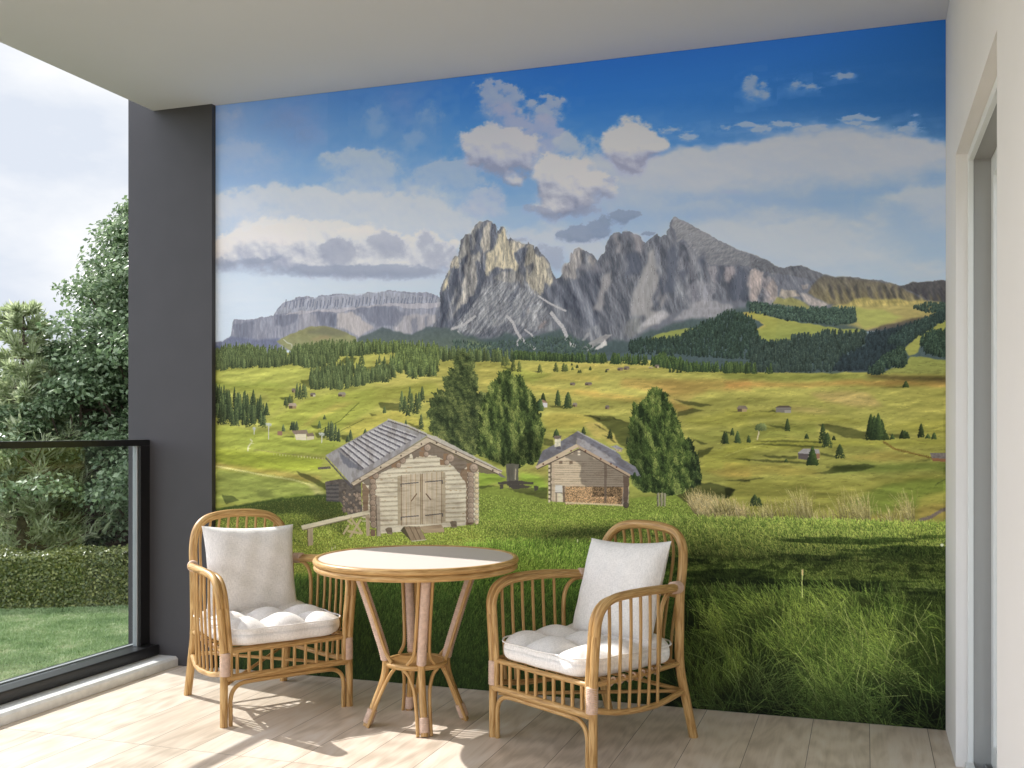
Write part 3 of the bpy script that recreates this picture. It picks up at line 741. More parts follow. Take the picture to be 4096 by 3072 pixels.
def line(T, w, col, jit=0):
    x, y = T2([p[0] for p in T], [p[1] for p in T]); P = np.stack([x, y], 1)
    for a, b in zip(P[:-1], P[1:]):
        n = int(np.hypot(*(b-a))*1.6)+2; t = np.linspace(0, 1, n)[:, None]; p = a*(1-t)+b*t
        nn = np.array([-(b-a)[1], (b-a)[0]])/max(1e-6, np.hypot(*(b-a)))
        for o in np.arange(-w/2, w/2+.01, .6):
            q = p+nn*o+(rs.normal(size=p.shape)*jit if jit else 0); scat(q[:, 0], q[:, 1], np.array(col, F4)*np.ones((n, 1), F4)*(1+rs.normal(size=(n, 1))*.05).astype(F4))
def disc(u, v, r, col, rim=.55):
    x, y = T2(u, v); r *= Sc(u); x0, x1, y0, y1 = bb(np.array([[x-r, y-r], [x+r, y+r]]), 1); Y, X = np.mgrid[y0:y1, x0:x1]
    d = np.hypot(X-x, Y-y)/r; m = (d < 1)[..., None]; sh = (1-(1-rim)*ss(d, .82, 1)+.10*((X-x)-(Y-y))/r+.07*np.sin(d*14))[..., None]
    CV[y0:y1, x0:x1] = np.where(m, np.array(col, F4)*sh, CV[y0:y1, x0:x1])
SM = None
def relief(T, sx, sy, amp, k=3, soft=3, shear=.0, warm=(1., .95, .84), oct_=5, both=0., warp=30):
    """fluted rock: light from the right over a ridged height field, seen in this part of the print"""
    m, x0, x1, y0, y1 = mask(T, 0, 14, soft); w, h = x1-x0, y1-y0
    if SM is not None: m = m*SM[y0:y1, x0:x1]
    a = fbm(w, h, sx, sy, oct_, sd(), .6, True)*.6+fbm(w, h, sx*.45, sy*.5, 4, sd(), .6)*.4
    if warp:
        wx = ((fbm(w, h, 90, 120, 3, sd())-.5)*warp*2); yy, xx = np.mgrid[0:h, 0:w]
        a = a[np.clip((yy+wx*.5).astype(int), 0, h-1), np.clip((xx+wx+shear*(yy-h/2)).astype(int), 0, w-1)]
    s = np.zeros_like(a); s[:, k:-k] = a[:, :-2*k]-a[:, 2*k:]
    s += both*(np.roll(a, k, 0)-np.roll(a, -k, 0))
    s = np.clip(s*amp*.46, -.30, .24)*m
    R_ = CV[y0:y1, x0:x1]
    for c_ in range(3): R_[..., c_] *= 1+s*(warm[c_] if True else 1)
YY, XX = np.mgrid[0:MH, 0:MW].astype(F4)
def col_u():     # u of every wall column
    X = (np.arange(MW)/PPM-3.368); a = R(18.8); k = X/WY; xc = (k*math.cos(a)+math.sin(a))/(math.cos(a)-k*math.sin(a)); return xc*4142+2048
CU = col_u().astype(F4)
CVv = (1721+(YY/PPM+1.3-CZ)*4142/(np.array([WY])/((CU[None]-2048)/4142*math.sin(R(18.8))+math.cos(R(18.8))))).astype(F4)

# --- sky colour
gu = [862, 1500, 2300, 3000, 3790]; gv = [60, 400, 650, 900, 1200]
G = np.array([[(100, 126, 168), (54, 99, 154), (38, 88, 147), (38, 86, 141), (31, 77, 125)], [(105, 140, 185), (62, 110, 164), (44, 99, 160), (45, 97, 153), (38, 86, 138)],
              [(140, 176, 214), (98, 147, 197), (80, 132, 184), (84, 126, 172), (80, 120, 160)], [(188, 208, 230), (163, 188, 214), (140, 172, 205), (146, 171, 200), (140, 165, 190)],
              [(212, 224, 234), (205, 216, 226), (178, 198, 216), (190, 202, 214), (176, 196, 210)]], F4)
uu = np.clip(np.interp(CU, gu, range(5)), 0, 3.999); vv = np.clip(np.interp(CVv, gv, range(5)), 0, 3.999)
ui = uu.astype(int); fu = (uu-ui).astype(F4)[None, :, None]; vi = vv.astype(int); fv = (vv-vi).astype(F4)[..., None]
UI = np.broadcast_to(ui, vi.shape)
CV[:] = (G[vi, UI]*(1-fu)+G[vi, UI+1]*fu)*(1-fv)+(G[vi+1, UI]*(1-fu)+G[vi+1, UI+1]*fu)*fv
CUU = np.broadcast_to(CU[None], CVv.shape)
def cloud(bl, lit, shd, amp=.55, sc=90, edge=.34, a=.95, thr=.50, stretch=1.0, off=16, hard=1.0, o=6):
    B = np.array(bl, float); u0, u1 = (B[:, 0]-B[:, 2]*2.4).min(), (B[:, 0]+B[:, 2]*2.4).max(); v0, v1 = (B[:, 1]-B[:, 3]*2.4).min(), (B[:, 1]+B[:, 3]*2.4).max()
    xa, _ = T2(u0, 600); xb, _ = T2(u1, 600); ys = [T2(u, v)[1] for u in (u0, u1) for v in (v0, v1)]
    x0, x1, y0, y1 = max(0, int(xa)), min(MW, int(xb)), max(0, int(min(ys))), min(MH, int(max(ys)))
    if x1-x0 < 3 or y1-y0 < 3: return
    U = CUU[y0:y1, x0:x1]; V = CVv[y0:y1, x0:x1]; w, h = x1-x0, y1-y0
    nx_ = (fbm(w, h, sc*.7, sc*.5, 4, sd(), .6)-.5)*sc*.9; ny_ = (fbm(w, h, sc*.7, sc*.5, 4, sd(), .6)-.5)*sc*.6
    n = fbm(w, h, sc*stretch, sc*.8, o, sd(), .62); D = np.zeros(U.shape, F4)
    for b in bl:
        D += np.exp(-(((U+nx_-b[0])/b[2])**2+((V+ny_-b[1])/b[3])**2))*(b[4] if len(b) > 4 else 1)
    D = 1.35*D/(1+.55*D)
    w0 = max(4, int(off*.35)); d = D+(n-.5)*amp*1.9*ss(D, .02, .35)
    db = blur(blur(D+(n-.5)*amp*1.1, w0), w0); s = np.zeros_like(d); s[off:] = db[off:]-db[:-off]
    fz = edge*(1.15-np.clip(s*2.2, -.35, .55)); al = ss(d, thr-fz, thr+fz*.9)*a          # crisp lit tops, frayed under sides
    s2 = np.zeros_like(d); s2[4:, :-3] = n[4:, :-3]-n[:-4, 3:]; s3 = np.zeros_like(d); nb = blur(n, 5); s3[10:, :-8] = nb[10:, :-8]-nb[:-10, 8:]
    lit_f = np.clip(.55+s*.95*hard+s2*.9+s3*1.3+(D-.7)*.10, 0, 1)[..., None]
    c = np.array(shd, F4)*(1-lit_f)+np.array(lit, F4)*lit_f
    R_ = CV[y0:y1, x0:x1]; R_ *= 1-al[..., None]; R_ += al[..., None]*c
W_ = (226, 229, 234)
# hazes and thin veils
cloud([(1000, 640, 130, 60, .8), (920, 600, 90, 55, .9), (900, 470, 70, 50, .6)], (175, 190, 215), (160, 180, 210), .7, 70, .7, .75)
cloud([(1180, 470, 90, 80, .7), (1220, 540, 60, 60, .6), (950, 480, 120, 50, .6), (1600, 420, 70, 80, .5)], (122, 132, 168), (112, 126, 165), .6, 80, .8, .55)
cloud([(1500, 500, 45, 75, .85), (1650, 560, 45, 50, .8), (1720, 460, 50, 50, .6), (1580, 620, 40, 20, .6)], (150, 178, 212), (140, 170, 205), 1.1, 40, .7, .6)
cloud([(1380, 640, 80, 30, .95), (1450, 620, 60, 25, .8), (1480, 700, 110, 80, 1), (1530, 780, 90, 80, 1), (1400, 760, 90, 80, .7)], (205, 214, 226), (172, 190, 216), .8, 70, .55, .8)
cloud([(1750, 700, 110, 50, 1), (1840, 690, 70, 40, 1), (1700, 760, 60, 50, .8), (1880, 740, 60, 60, .9)], (190, 203, 222), (165, 186, 214), .8, 70, .55, .75)
cloud([(920, 830, 70, 50, 1), (1000, 800, 90, 40, 1), (1090, 780, 80, 45, 1.1), (1180, 800, 80, 60, 1), (1260, 790, 60, 40, 1), (1500, 870, 260, 90, 1.1), (1300, 860, 240, 70, 1), (1700, 860, 140, 80, 1.1), (1830, 920, 140, 60, 1), (1000, 890, 150, 60, .8)], W_, (205, 212, 224), .6, 80, .5, .9)
cloud([(1200, 1160, 500, 70, 1), (950, 1230, 200, 80, .8), (1700, 1120, 250, 60, .9)], (224, 231, 238), (208, 220, 232), .5, 120, .8, .8, stretch=3)
cloud([(2000, 950, 160, 50, .9), (2230, 960, 140, 60, 1), (2100, 1010, 200, 50, 1), (2420, 1000, 120, 60, .9)], (212, 215, 222), (200, 206, 216), .5, 80, .6, .85)
# grey and cream cumulus bank over the far mesa
cloud([(960, 960, 70, 45, 1), (1060, 945, 90, 60, 1.2), (1150, 930, 90, 60, 1.2), (1220, 960, 80, 60, 1), (1330, 950, 90, 60, 1), (1430, 970, 90, 60, 1.1), (1540, 960, 80, 55, 1.1), (1690, 990, 90, 60, 1.1), (1760, 1010, 70, 50, 1), (1050, 1020, 130, 40, 1), (1300, 1050, 220, 45, 1.2), (1550, 1060, 240, 45, 1.2), (890, 1020, 50, 45, 1)], (230, 227, 224), (168, 172, 188), .55, 50, .30, .97, off=34, hard=1.3)
cloud([(1340, 1000, 55, 45, 1.1), (1370, 1010, 60, 50, 1), (1510, 965, 45, 35, 1), (1570, 985, 55, 45, 1.1), (1700, 960, 40, 45, 1), (1760, 1020, 80, 50, .9)], (160, 165, 182), (150, 157, 176), .5, 40, .4, .75)
cloud([(1300, 1080, 260, 20, 1), (1560, 1085, 260, 24, 1.1), (1050, 1040, 130, 16, .9), (890, 1055, 50, 20, 1)], (152, 160, 178), (145, 154, 174), .5, 60, .4, .8, stretch=2)
cloud([(1130, 950, 60, 35, 1), (1180, 925, 70, 40, 1), (1050, 930, 60, 30, 1), (945, 950, 45, 35, 1), (1430, 920, 90, 22, .9), (880, 1000, 35, 40, 1)], (236, 230, 224), (222, 216, 214), .5, 36, .35, .85)
# big pale sheet on the right
cloud([(2650, 720, 260, 60, 1), (2850, 690, 230, 75, 1.1), (3100, 660, 250, 80, 1.2), (3350, 620, 200, 85, 1.2), (3480, 640, 200, 80, 1.1), (3720, 640, 170, 55, 1), (2500, 690, 200, 50, .9), (2760, 640, 70, 50, 1), (3050, 620, 120, 50, 1)], (205, 204, 206), (180, 187, 200), .45, 130, .5, .93, stretch=1.6)
cloud([(3700, 790, 130, 60, 1), (3600, 800, 140, 40, .9), (3760, 880, 90, 70, 1), (3500, 860, 60, 40, .7), (3100, 860, 200, 40, .6)], (198, 202, 208), (178, 188, 202), .6, 90, .6, .85, stretch=1.4)
cloud([(3050, 970, 300, 70, 1), (2850, 930, 150, 70, 1), (3300, 950, 220, 60, 1), (3450, 1040, 200, 50, .9), (3150, 1020, 200, 60, 1), (3700, 1080, 150, 50, .8)], (203, 206, 210), (188, 196, 206), .5, 110, .7, .85, stretch=1.8)
cloud([(2450, 800, 200, 60, .9), (2700, 830, 300, 40, .8), (2650, 930, 130, 50, .9)], (190, 198, 210), (172, 185, 204), .6, 90, .7, .7)
cloud([(2930, 770, 60, 9, .9)], (150, 160, 182), (150, 160, 182), .4, 40, .5, .6)
# central cumulus
cloud([(1950, 350, 48, 29, .8), (1960, 400, 58, 48, 1), (2050, 410, 48, 48, .9), (2200, 430, 53, 53, 1), (2140, 430, 29, 38, .6), (2020, 350, 38, 19, .6)], (188, 197, 214), (150, 165, 195), 1.2, 34, .4, .85)
cloud([(2010, 460, 67, 48, 1), (2100, 520, 86, 48, 1), (2180, 520, 58, 58, 1), (2200, 590, 58, 48, .8)], (158, 160, 180), (138, 148, 175), .8, 50, .45, .85)
cloud([(1930, 560, 72, 67, 1.1), (2010, 590, 86, 58, 1.2), (2080, 600, 72, 63, 1.1), (1900, 600, 58, 48, 1), (2060, 700, 44, 44, .9), (1960, 650, 67, 38, .9)], (198, 195, 197), (134, 138, 160), .7, 46, .34, .95, off=30, hard=1.7)
cloud([(2300, 600, 86, 48, 1), (2370, 650, 86, 48, 1), (2260, 570, 48, 38, .8), (2450, 690, 86, 48, 1)], (200, 206, 216), (178, 188, 206), .8, 50, .5, .85)
cloud([(2190, 680, 53, 58, 1), (2290, 690, 86, 67, 1.3), (2330, 760, 106, 67, 1.2), (2230, 780, 67, 48, 1), (2420, 720, 58, 38, .9), (2280, 830, 77, 38, .9), (2200, 830, 58, 29, .8)], (204, 200, 199), (128, 133, 156), .6, 48, .34, .96, off=36, hard=1.7)
cloud([(2140, 835, 48, 17, 1), (2200, 860, 38, 25, .9), (2440, 720, 29, 25, .9), (2350, 840, 58, 21, .8)], (140, 148, 170), (132, 142, 168), .7, 34, .4, .7)
cloud([(2520, 540, 72, 63, 1.3), (2480, 590, 77, 53, 1.2), (2560, 600, 77, 53, 1.1), (2510, 660, 58, 44, 1), (2640, 575, 48, 21, .9)], (202, 198, 195), (134, 137, 158), .45, 44, .30, .97, off=34, hard=1.7)
# small dark clouds between the peaks
cloud([(2300, 940, 65, 25, 1.1), (2370, 920, 75, 35, 1.2), (2410, 900, 40, 30, 1), (2500, 860, 60, 22, 1.1), (2490, 885, 25, 25, .8), (2590, 935, 40, 10, .8)], (128, 140, 162), (118, 131, 156), .7, 34, .3, .85)
cloud([(2180, 1010, 70, 35, 1), (2220, 1050, 40, 35, .9), (2050, 960, 80, 12, .8)], (150, 158, 176), (145, 153, 172), .5, 34, .4, .75)
cloud([(1940, 780, 60, 45, .9), (1900, 830, 80, 30, .8), (1990, 820, 40, 35, 1)], (190, 196, 210), (165, 172, 195), .7, 40, .4, .75)
for bl in ([(3005, 345, 28, 40)], [(3050, 360, 26, 26)], [(3180, 335, 30, 22)], [(3230, 345, 50, 14)], [(3365, 298, 42, 12)], [(3440, 470, 85, 11)], [(3400, 490, 50, 6)], [(3460, 503, 22, 10)], [(2985, 498, 50, 9)], [(3050, 515, 45, 18)], [(3130, 495, 60, 10)], [(3200, 512, 80, 14)], [(3270, 508, 35, 10)], [(3640, 510, 60, 18)], [(3655, 462, 14, 8)], [(2900, 510, 40, 12)], [(2700, 520, 60, 14)], [(2760, 545, 40, 12)]):
    cloud(bl, (188, 196, 208), (160, 176, 200), 1.3, 26, .5, .7, stretch=1.8)

# --- far mesa
m4 = lambda *p: K(850, 850, 2.212, *p); m5 = lambda *p: K(1700, 850, 2.766, *p); m6 = lambda *p: K(2300, 850, 2.765, *p); m7 = lambda *p: K(3000, 1000, 2.765, *p)
mesa = m4((-20, 1152), (90, 1140), (160, 1090), (178, 965), (190, 945), (290, 947), (400, 935), (430, 918), (455, 927), (540, 908), (558, 872), (572, 850), (630, 792), (720, 770), (735, 745), (800, 742), (850, 735), (912, 762), (935, 735), (1050, 725), (1100, 714), (1220, 725), (1260, 732), (1330, 725), (1380, 700), (1440, 714), (1480, 705), (1560, 686), (1640, 695), (1780, 706), (1900, 704), (1950, 720), (2005, 750), (2060, 800), (2060, 1150), (1000, 1200), (-20, 1250))
paint(mesa, (146, 148, 160), warp=2.5, ws=8, tex=.16, tx=(5, 26), col2=(150, 151, 162))
paint(m4((560, 880), (640, 800), (930, 745), (1560, 692), (2010, 760), (2015, 800), (1560, 795), (1340, 830), (1100, 850), (900, 862), (560, 900)), (158, 160, 168), .55, 3, 10, tex=.30, tx=(6, 34), ridged=True)
for k in range(44):
    x = 650+k*31+rs.uniform(-8, 8); yt = 760+rs.uniform(-10, 25)-max(0, (x-900))*.03; paint(m4((x, yt), (x+10, yt), (x-2, yt+70), (x-14, yt+75)), (108, 113, 130), .65, 2, 6)
paint(m4((640, 900), (770, 870), (900, 862), (1100, 850), (1340, 828), (1560, 800), (1720, 806), (2015, 795), (2010, 840), (1700, 850), (1600, 818), (1300, 845), (1140, 875), (900, 880), (700, 905)), (182, 178, 182), .85, 4, 14)
paint(m4((1100, 890), (1230, 880), (1350, 960), (1420, 1020), (1300, 1100), (1180, 1040), (1100, 1010)), (190, 182, 178), .8, 7, 20, 2, tex=.16, tx=(6, 24))
paint(m4((1600, 1010), (1660, 920), (1780, 900), (1990, 900), (1990, 960), (1760, 1080), (1600, 1050)), (178, 172, 172), .7, 7, 16, 2, tex=.2, tx=(5, 26))
paint(m4((780, 870), (900, 900), (950, 1010), (820, 1010), (740, 1060), (760, 950)), (166, 163, 168), .6, 6, 16, 3, tex=.15, tx=(5, 26))
for p in (((900, 870), (1090, 900), (1080, 1010), (960, 1000)), ((1250, 840), (1600, 820), (1700, 900), (1640, 1000), (1450, 1000), (1350, 930)), ((560, 910), (760, 890), (730, 960), (640, 1010), (560, 1000)), ((180, 990), (360, 960), (350, 1110), (200, 1110)), ((1760, 930), (1810, 920), (1810, 1070), (1770, 1075)), ((1880, 910), (1910, 910), (1905, 1020), (1885, 1010)), ((1990, 860), (2060, 850), (2060, 1100), (1980, 1000)), ((1030, 900), (1090, 890), (1100, 1010), (1020, 1005))):
    paint(m4(*p), (114, 118, 132), .62, 7, 18, 2, tex=.12, tx=(5, 26))
paint(m4((-20, 1152), (90, 1142), (160, 1100), (400, 1120), (600, 1110), (600, 1250), (-20, 1260)), (108, 114, 138), .75, 4, 20, 3, tex=.1)
paint(m4((-20, 1165), (60, 1190), (130, 1230), (-20, 1300)), (72, 84, 118), .8, 3, 20, 3)

relief(mesa, 44, 130, .8, 4, warp=16); relief(mesa, 11, 30, .5, 2, warp=8)
# --- main massif
sil = m5((60, 1290), (165, 1130), (172, 1000), (160, 900), (185, 800), (230, 700), (270, 630), (285, 560), (320, 478), (362, 490), (372, 430), (400, 300), (450, 235), (490, 238), (508, 242), (530, 185), (558, 130), (600, 95), (640, 102), (690, 84), (740, 95), (752, 130), (768, 122), (782, 128), (795, 192), (815, 198), (835, 155), (868, 150), (888, 180), (890, 240), (905, 285), (925, 290), (945, 270), (965, 300), (1000, 318), (1040, 325), (1080, 348), (1130, 350), (1142, 322), (1160, 345), (1200, 362), (1210, 410), (1222, 375), (1240, 372), (1262, 430), (1330, 482), (1380, 570), (1400, 640), (1450, 732), (1500, 712), (1525, 640), (1540, 575), (1562, 582), (1600, 540), (1614, 438), (1636, 465), (1655, 405), (1690, 385))
sil += m6((95, 408), (110, 432), (125, 425), (140, 438), (185, 455), (225, 500), (250, 538), (270, 500), (300, 460), (330, 440), (335, 390), (350, 330), (400, 250), (430, 230), (480, 214), (520, 232), (530, 210), (560, 202), (620, 214), (650, 238), (700, 245), (735, 272), (740, 310), (770, 320), (780, 336), (850, 270), (905, 230), (950, 272), (965, 258), (990, 248), (1012, 252), (1020, 190), (1040, 172), (1050, 110), (1065, 80), (1085, 48), (1110, 43), (1150, 70), (1250, 112), (1400, 200), (1600, 312), (1800, 410), (2000, 480), (2120, 522), (2212, 600))
sil += m7((240, 150), (310, 188), (380, 195), (450, 175), (540, 166), (620, 190), (740, 240), (850, 275), (960, 302), (1080, 293), (1180, 302), (1320, 326), (1450, 330), (1560, 360), (1660, 394), (1800, 358), (2000, 345), (2110, 327), (2240, 340), (2240, 900), (0, 900))
sil += m6((0, 1640))+m5((900, 1640), (60, 1640))
B4 = CV.copy()
paint(sil, (110, 112, 121), warp=2.6, ws=7, tex=.12, tx=(9, 34), col2=(116, 118, 126))
SM = blur((np.abs(CV-B4).sum(2) > 0).astype(F4), 1); SM[SM < .99] = 0; del B4
def rock(T, col, a=.8, warp=8, ws=22, soft=2, tex=.2, tx=(6, 30), **k): paint(T, col, a, warp, ws, soft, tex, tx, **k)
# lower apron of the left peak, pale grey rough rock
rock(m5((640, 840), (820, 740), (1100, 780), (1260, 910), (1400, 1150), (1420, 1300), (1100, 1290), (900, 1200), (600, 1330), (300, 1310), (230, 1290), (400, 1100), (560, 900)), (142, 142, 146), .85, 10, 26, 3, .20, (8, 20), ridged=True)
lit = (190, 180, 163); pale = (170, 165, 158); sh = (96, 100, 113)
for p, c, a in (
    (((285, 560), (320, 480), (365, 490), (382, 610), (330, 598), (278, 640)), lit, .85),
    (((175, 860), (200, 780), (262, 660), (285, 640), (262, 740), (228, 850), (195, 900)), (198, 187, 160), .8),
    (((400, 310), (450, 238), (498, 240), (500, 430), (450, 470), (380, 540), (372, 470)), pale, .85),
    (((470, 430), (550, 520), (578, 700), (568, 860), (470, 950), (370, 1080), (300, 1215), (380, 950), (430, 750), (440, 600)), (174, 168, 162), .85),
    (((510, 240), (555, 140), (600, 98), (640, 110), (590, 200), (555, 300), (545, 420), (500, 430)), pale, .7),
    (((640, 180), (690, 88), (738, 100), (735, 250), (722, 390), (660, 440), (618, 330)), (180, 172, 162), .9),
    (((545, 470), (590, 375), (640, 480), (620, 540), (560, 520)), (172, 166, 158), .8),
    (((765, 400), (800, 215), (868, 152), (890, 240), (905, 290), (980, 330), (1020, 390), (985, 450), (1030, 570), (1010, 640), (860, 620), (820, 580), (760, 600), (700, 690), (660, 700), (680, 450), (745, 388)), (204, 192, 168), .9),
    (((905, 290), (1000, 320), (1120, 350), (1010, 440), (960, 420)), (176, 168, 156), .8),
    (((1125, 380), (1150, 345), (1200, 365), (1220, 440), (1330, 500), (1380, 580), (1390, 700), (1400, 820), (1330, 780), (1260, 910), (1190, 860), (1120, 720), (1080, 560), (1130, 480)), (188, 178, 160), .88),
    (((840, 640), (1010, 650), (1080, 700), (1110, 780), (900, 760), (760, 740)), (170, 164, 156), .6),
    (((250, 1030), (330, 820), (360, 790), (350, 900), (290, 1020), (240, 1070)), (160, 157, 156), .8),
    (((1250, 1290), (1300, 1190), (1330, 1220), (1300, 1290)), (178, 162, 156), .7), (((1110, 1100), (1140, 1030), (1160, 1060), (1130, 1110)), (180, 165, 158), .6),
    (((1520, 640), (1545, 580), (1600, 550), (1615, 445), (1640, 480), (1660, 405), (1690, 388), (1755, 410), (1740, 520), (1680, 620), (1660, 720), (1590, 700), (1540, 760)), (160, 154, 152), .8),
    (((1800, 470), (1850, 460), (1900, 530), (1880, 600), (1820, 560)), (156, 150, 148), .7)):
    rock(m5(*p), c, a, 10, 24, 2)
for p, a in (
    (((300, 612), (380, 612), (385, 700), (330, 900), (240, 1100), (165, 1200), (170, 1050), (200, 900), (262, 760)), .85),
    (((560, 540), (630, 545), (665, 520), (668, 700), (640, 800), (620, 880), (560, 880), (580, 740)), .85),
    (((540, 300), (575, 180), (640, 120), (630, 250), (600, 380), (560, 480), (510, 470), (540, 400)), .8),
    (((725, 110), (752, 130), (780, 200), (800, 215), (775, 300), (748, 400), (700, 430), (735, 300)), .8),
    (((1010, 430), (1060, 385), (1120, 375), (1112, 460), (1060, 530), (1010, 540), (980, 460)), .85),
    (((1120, 600), (1190, 540), (1170, 640), (1130, 700)), .6), (((1330, 640), (1390, 620), (1380, 760), (1350, 700)), .5),
    (((450, 1010), (600, 870), (620, 920), (520, 1040), (330, 1250), (200, 1300), (330, 1130)), .75),
    (((960, 900), (1060, 760), (1075, 810), (1000, 960), (910, 1090)), .6), (((1080, 1100), (1200, 900), (1215, 930), (1130, 1060), (1060, 1230)), .6),
    (((700, 640), (760, 600), (840, 610), (800, 680), (730, 700), (690, 790)), .55), (((760, 470), (800, 480), (790, 560), (765, 560)), .4),
    (((300, 1230), (100, 1300), (160, 1140), (240, 1160)), .7), (((500, 240), (530, 240), (520, 430), (498, 440)), .6), (((395, 560), (440, 480), (430, 640), (400, 800), (370, 700)), .5),
    (((1290, 920), (1330, 790), (1410, 830), (1450, 740), (1520, 730), (1560, 800), (1700, 720), (1936, 560), (1936, 1250), (1750, 1300), (1600, 1110), (1400, 990)), .55)):
    rock(m5(*p), sh, a, 9, 22, 2, .10)

relief(m5((60, 1290), (165, 900), (270, 630), (320, 478), (400, 300), (530, 185), (690, 84), (880, 170), (905, 285), (1140, 330), (1262, 430), (1400, 640), (1420, 830), (1260, 920), (1000, 800), (820, 740), (600, 900), (400, 1290)), 46, 150, 2.2, 5)
relief(m5((60, 1290), (165, 900), (270, 630), (320, 478), (400, 300), (530, 185), (690, 84), (880, 170), (905, 285), (1140, 330), (1262, 430), (1400, 640), (1420, 830), (1260, 920), (1000, 800), (820, 740), (600, 900), (400, 1290)), 13, 44, 1.5, 2, warp=10)
relief(m5((250, 1290), (600, 880), (820, 740), (1250, 900), (1430, 1150), (1420, 1330), (900, 1380), (500, 1380)), 26, 70, 1.9, 4, shear=.7, both=.15, warp=20)
relief(m5((250, 1290), (600, 880), (820, 740), (1250, 900), (1430, 1150), (1420, 1330), (900, 1380), (500, 1380)), 9, 16, 1.0, 2, shear=.7, both=.3, warp=8)
relief(m5((1290, 920), (1450, 740), (1540, 600), (1690, 390), (1880, 490))+m6((250, 540), (350, 330), (560, 205), (780, 330), (905, 240), (1050, 110), (1110, 320), (1250, 360), (1500, 580), (1900, 590), (2212, 690), (2212, 1000), (1500, 960), (1000, 1150), (600, 1400), (0, 1500))+m5((1500, 1300)), 60, 190, 2.4, 6, shear=-.28)
relief(m5((1450, 740), (1540, 600), (1690, 390), (1880, 490))+m6((250, 540), (350, 330), (560, 205), (780, 330), (905, 240), (1050, 110), (1110, 320), (1250, 360), (1500, 580), (1900, 590), (2212, 690), (2212, 1000), (1500, 960), (1000, 1150), (600, 1400), (0, 1500)), 16, 60, 1.1, 2, shear=-.28, warp=10)
massif = m5((60, 1290), (165, 900), (270, 630), (320, 478), (400, 300), (530, 185), (690, 84), (880, 170), (905, 285), (1140, 330), (1262, 430), (1400, 640), (1500, 712), (1600, 540), (1690, 390), (1880, 490))+m6((250, 540), (350, 330), (560, 205), (780, 330), (905, 240), (1050, 110), (1110, 320), (1250, 360), (1500, 580), (2212, 690), (2212, 1000), (1500, 960), (1000, 1150), (600, 1400), (0, 1500))+m5((1500, 1300), (600, 1380))
relief(massif, 7, 20, 1.0, 1, soft=2, shear=-.1, both=.25, warp=5); relief(massif, 100, 260, 2.6, 10, soft=4, shear=-.2, warp=40); paint(massif, (.93, .935, .93), .9, 0, 10, 4, mul=True)
# vertical cracks over the walls
def cracks(T, n, L0, L1, dark, lean=0.12, a=.5):
    r_ = mask(T); m, x0, x1, y0, y1 = r_; ys, xs = np.nonzero(m > .5)
    i = rs.randint(0, len(xs), n); x = xs[i]+x0; y = ys[i]+y0; l = rs.uniform(L0, L1, n); dx = rs.normal(0, lean, n)*l
    P0 = np.stack([x, y], 1).astype(F4); P2 = P0+np.stack([dx, l], 1).astype(F4); P1 = (P0+P2)/2+rs.normal(0, 2, (n, 2)).astype(F4)
    yi = np.clip(y, 0, MH-1); c = CV[yi, np.clip(x, 0, MW-1)]*np.where(rs.rand(n, 1) < .5, dark, 1.04)*1.1
    strokes(P0, P1.astype(F4), P2, np.full(n, 1.3, F4), c.astype(F4), c.astype(F4), 26)
cracks(m5((285, 560), (400, 300), (600, 110), (740, 100), (880, 160), (1000, 330), (1330, 500), (1400, 820), (1200, 880), (800, 740), (400, 1000), (180, 1050)), 160, 6, 22, .90)
cracks(m5((400, 1000), (800, 760), (1250, 920), (1420, 1280), (900, 1200), (300, 1290)), 90, 4, 12, .92, .6)
# right massif
for p, c, a in (
    (((0, 560), (60, 520), (110, 560), (250, 560), (300, 640), (60, 640)), (150, 146, 150), .4),
    (((465, 260), (500, 250), (510, 380), (518, 480), (478, 450)), (160, 155, 156), .8), (((400, 270), (450, 225), (470, 260), (420, 300)), (142, 140, 146), .7),
    (((610, 225), (700, 255), (735, 300), (725, 430), (650, 440), (625, 340)), (158, 152, 154), .8), (((560, 210), (610, 220), (590, 330), (560, 320)), (138, 138, 146), .6),
    (((800, 430), (862, 392), (880, 560), (945, 700), (935, 860), (850, 1090), (1015, 1150), (860, 1250), (700, 1310), (780, 1150), (610, 1140), (640, 900), (700, 760), (790, 600)), (156, 153, 152), .9),
    (((300, 700), (400, 655), (432, 780), (330, 900), (300, 1080), (210, 1060), (250, 850)), (154, 150, 150), .85), (((905, 350), (935, 380), (970, 520), (940, 640), (910, 480)), (134, 136, 146), .7),
    (((310, 540), (345, 525), (350, 600), (310, 620)), (145, 143, 148), .6), (((950, 890), (1000, 800), (985, 930), (950, 1060), (910, 1080)), (152, 147, 147), .8)):
    rock(m6(*p), c, a, 15, 34, 4, .14)
rock(m6((1085, 48), (1110, 43), (1150, 70), (1250, 112), (1400, 200), (1600, 312), (1800, 410), (2000, 480), (2120, 522), (2240, 610), (2240, 690), (2100, 640), (1900, 590), (1500, 575), (1380, 500), (1250, 350), (1190, 290), (1130, 325), (1110, 210), (1068, 145)), (142, 141, 144), .95, 4, 18, 1, .10, (22, 8), col2=(120, 121, 126))
rock(m7((0, 40), (80, 80), (180, 110), (240, 150), (310, 188), (380, 195), (450, 175), (540, 166), (620, 190), (740, 240), (850, 275), (1000, 320), (1000, 480), (700, 330), (300, 250), (0, 200)), (106, 107, 112), .9, 3, 14, 1, .12, (14, 8))
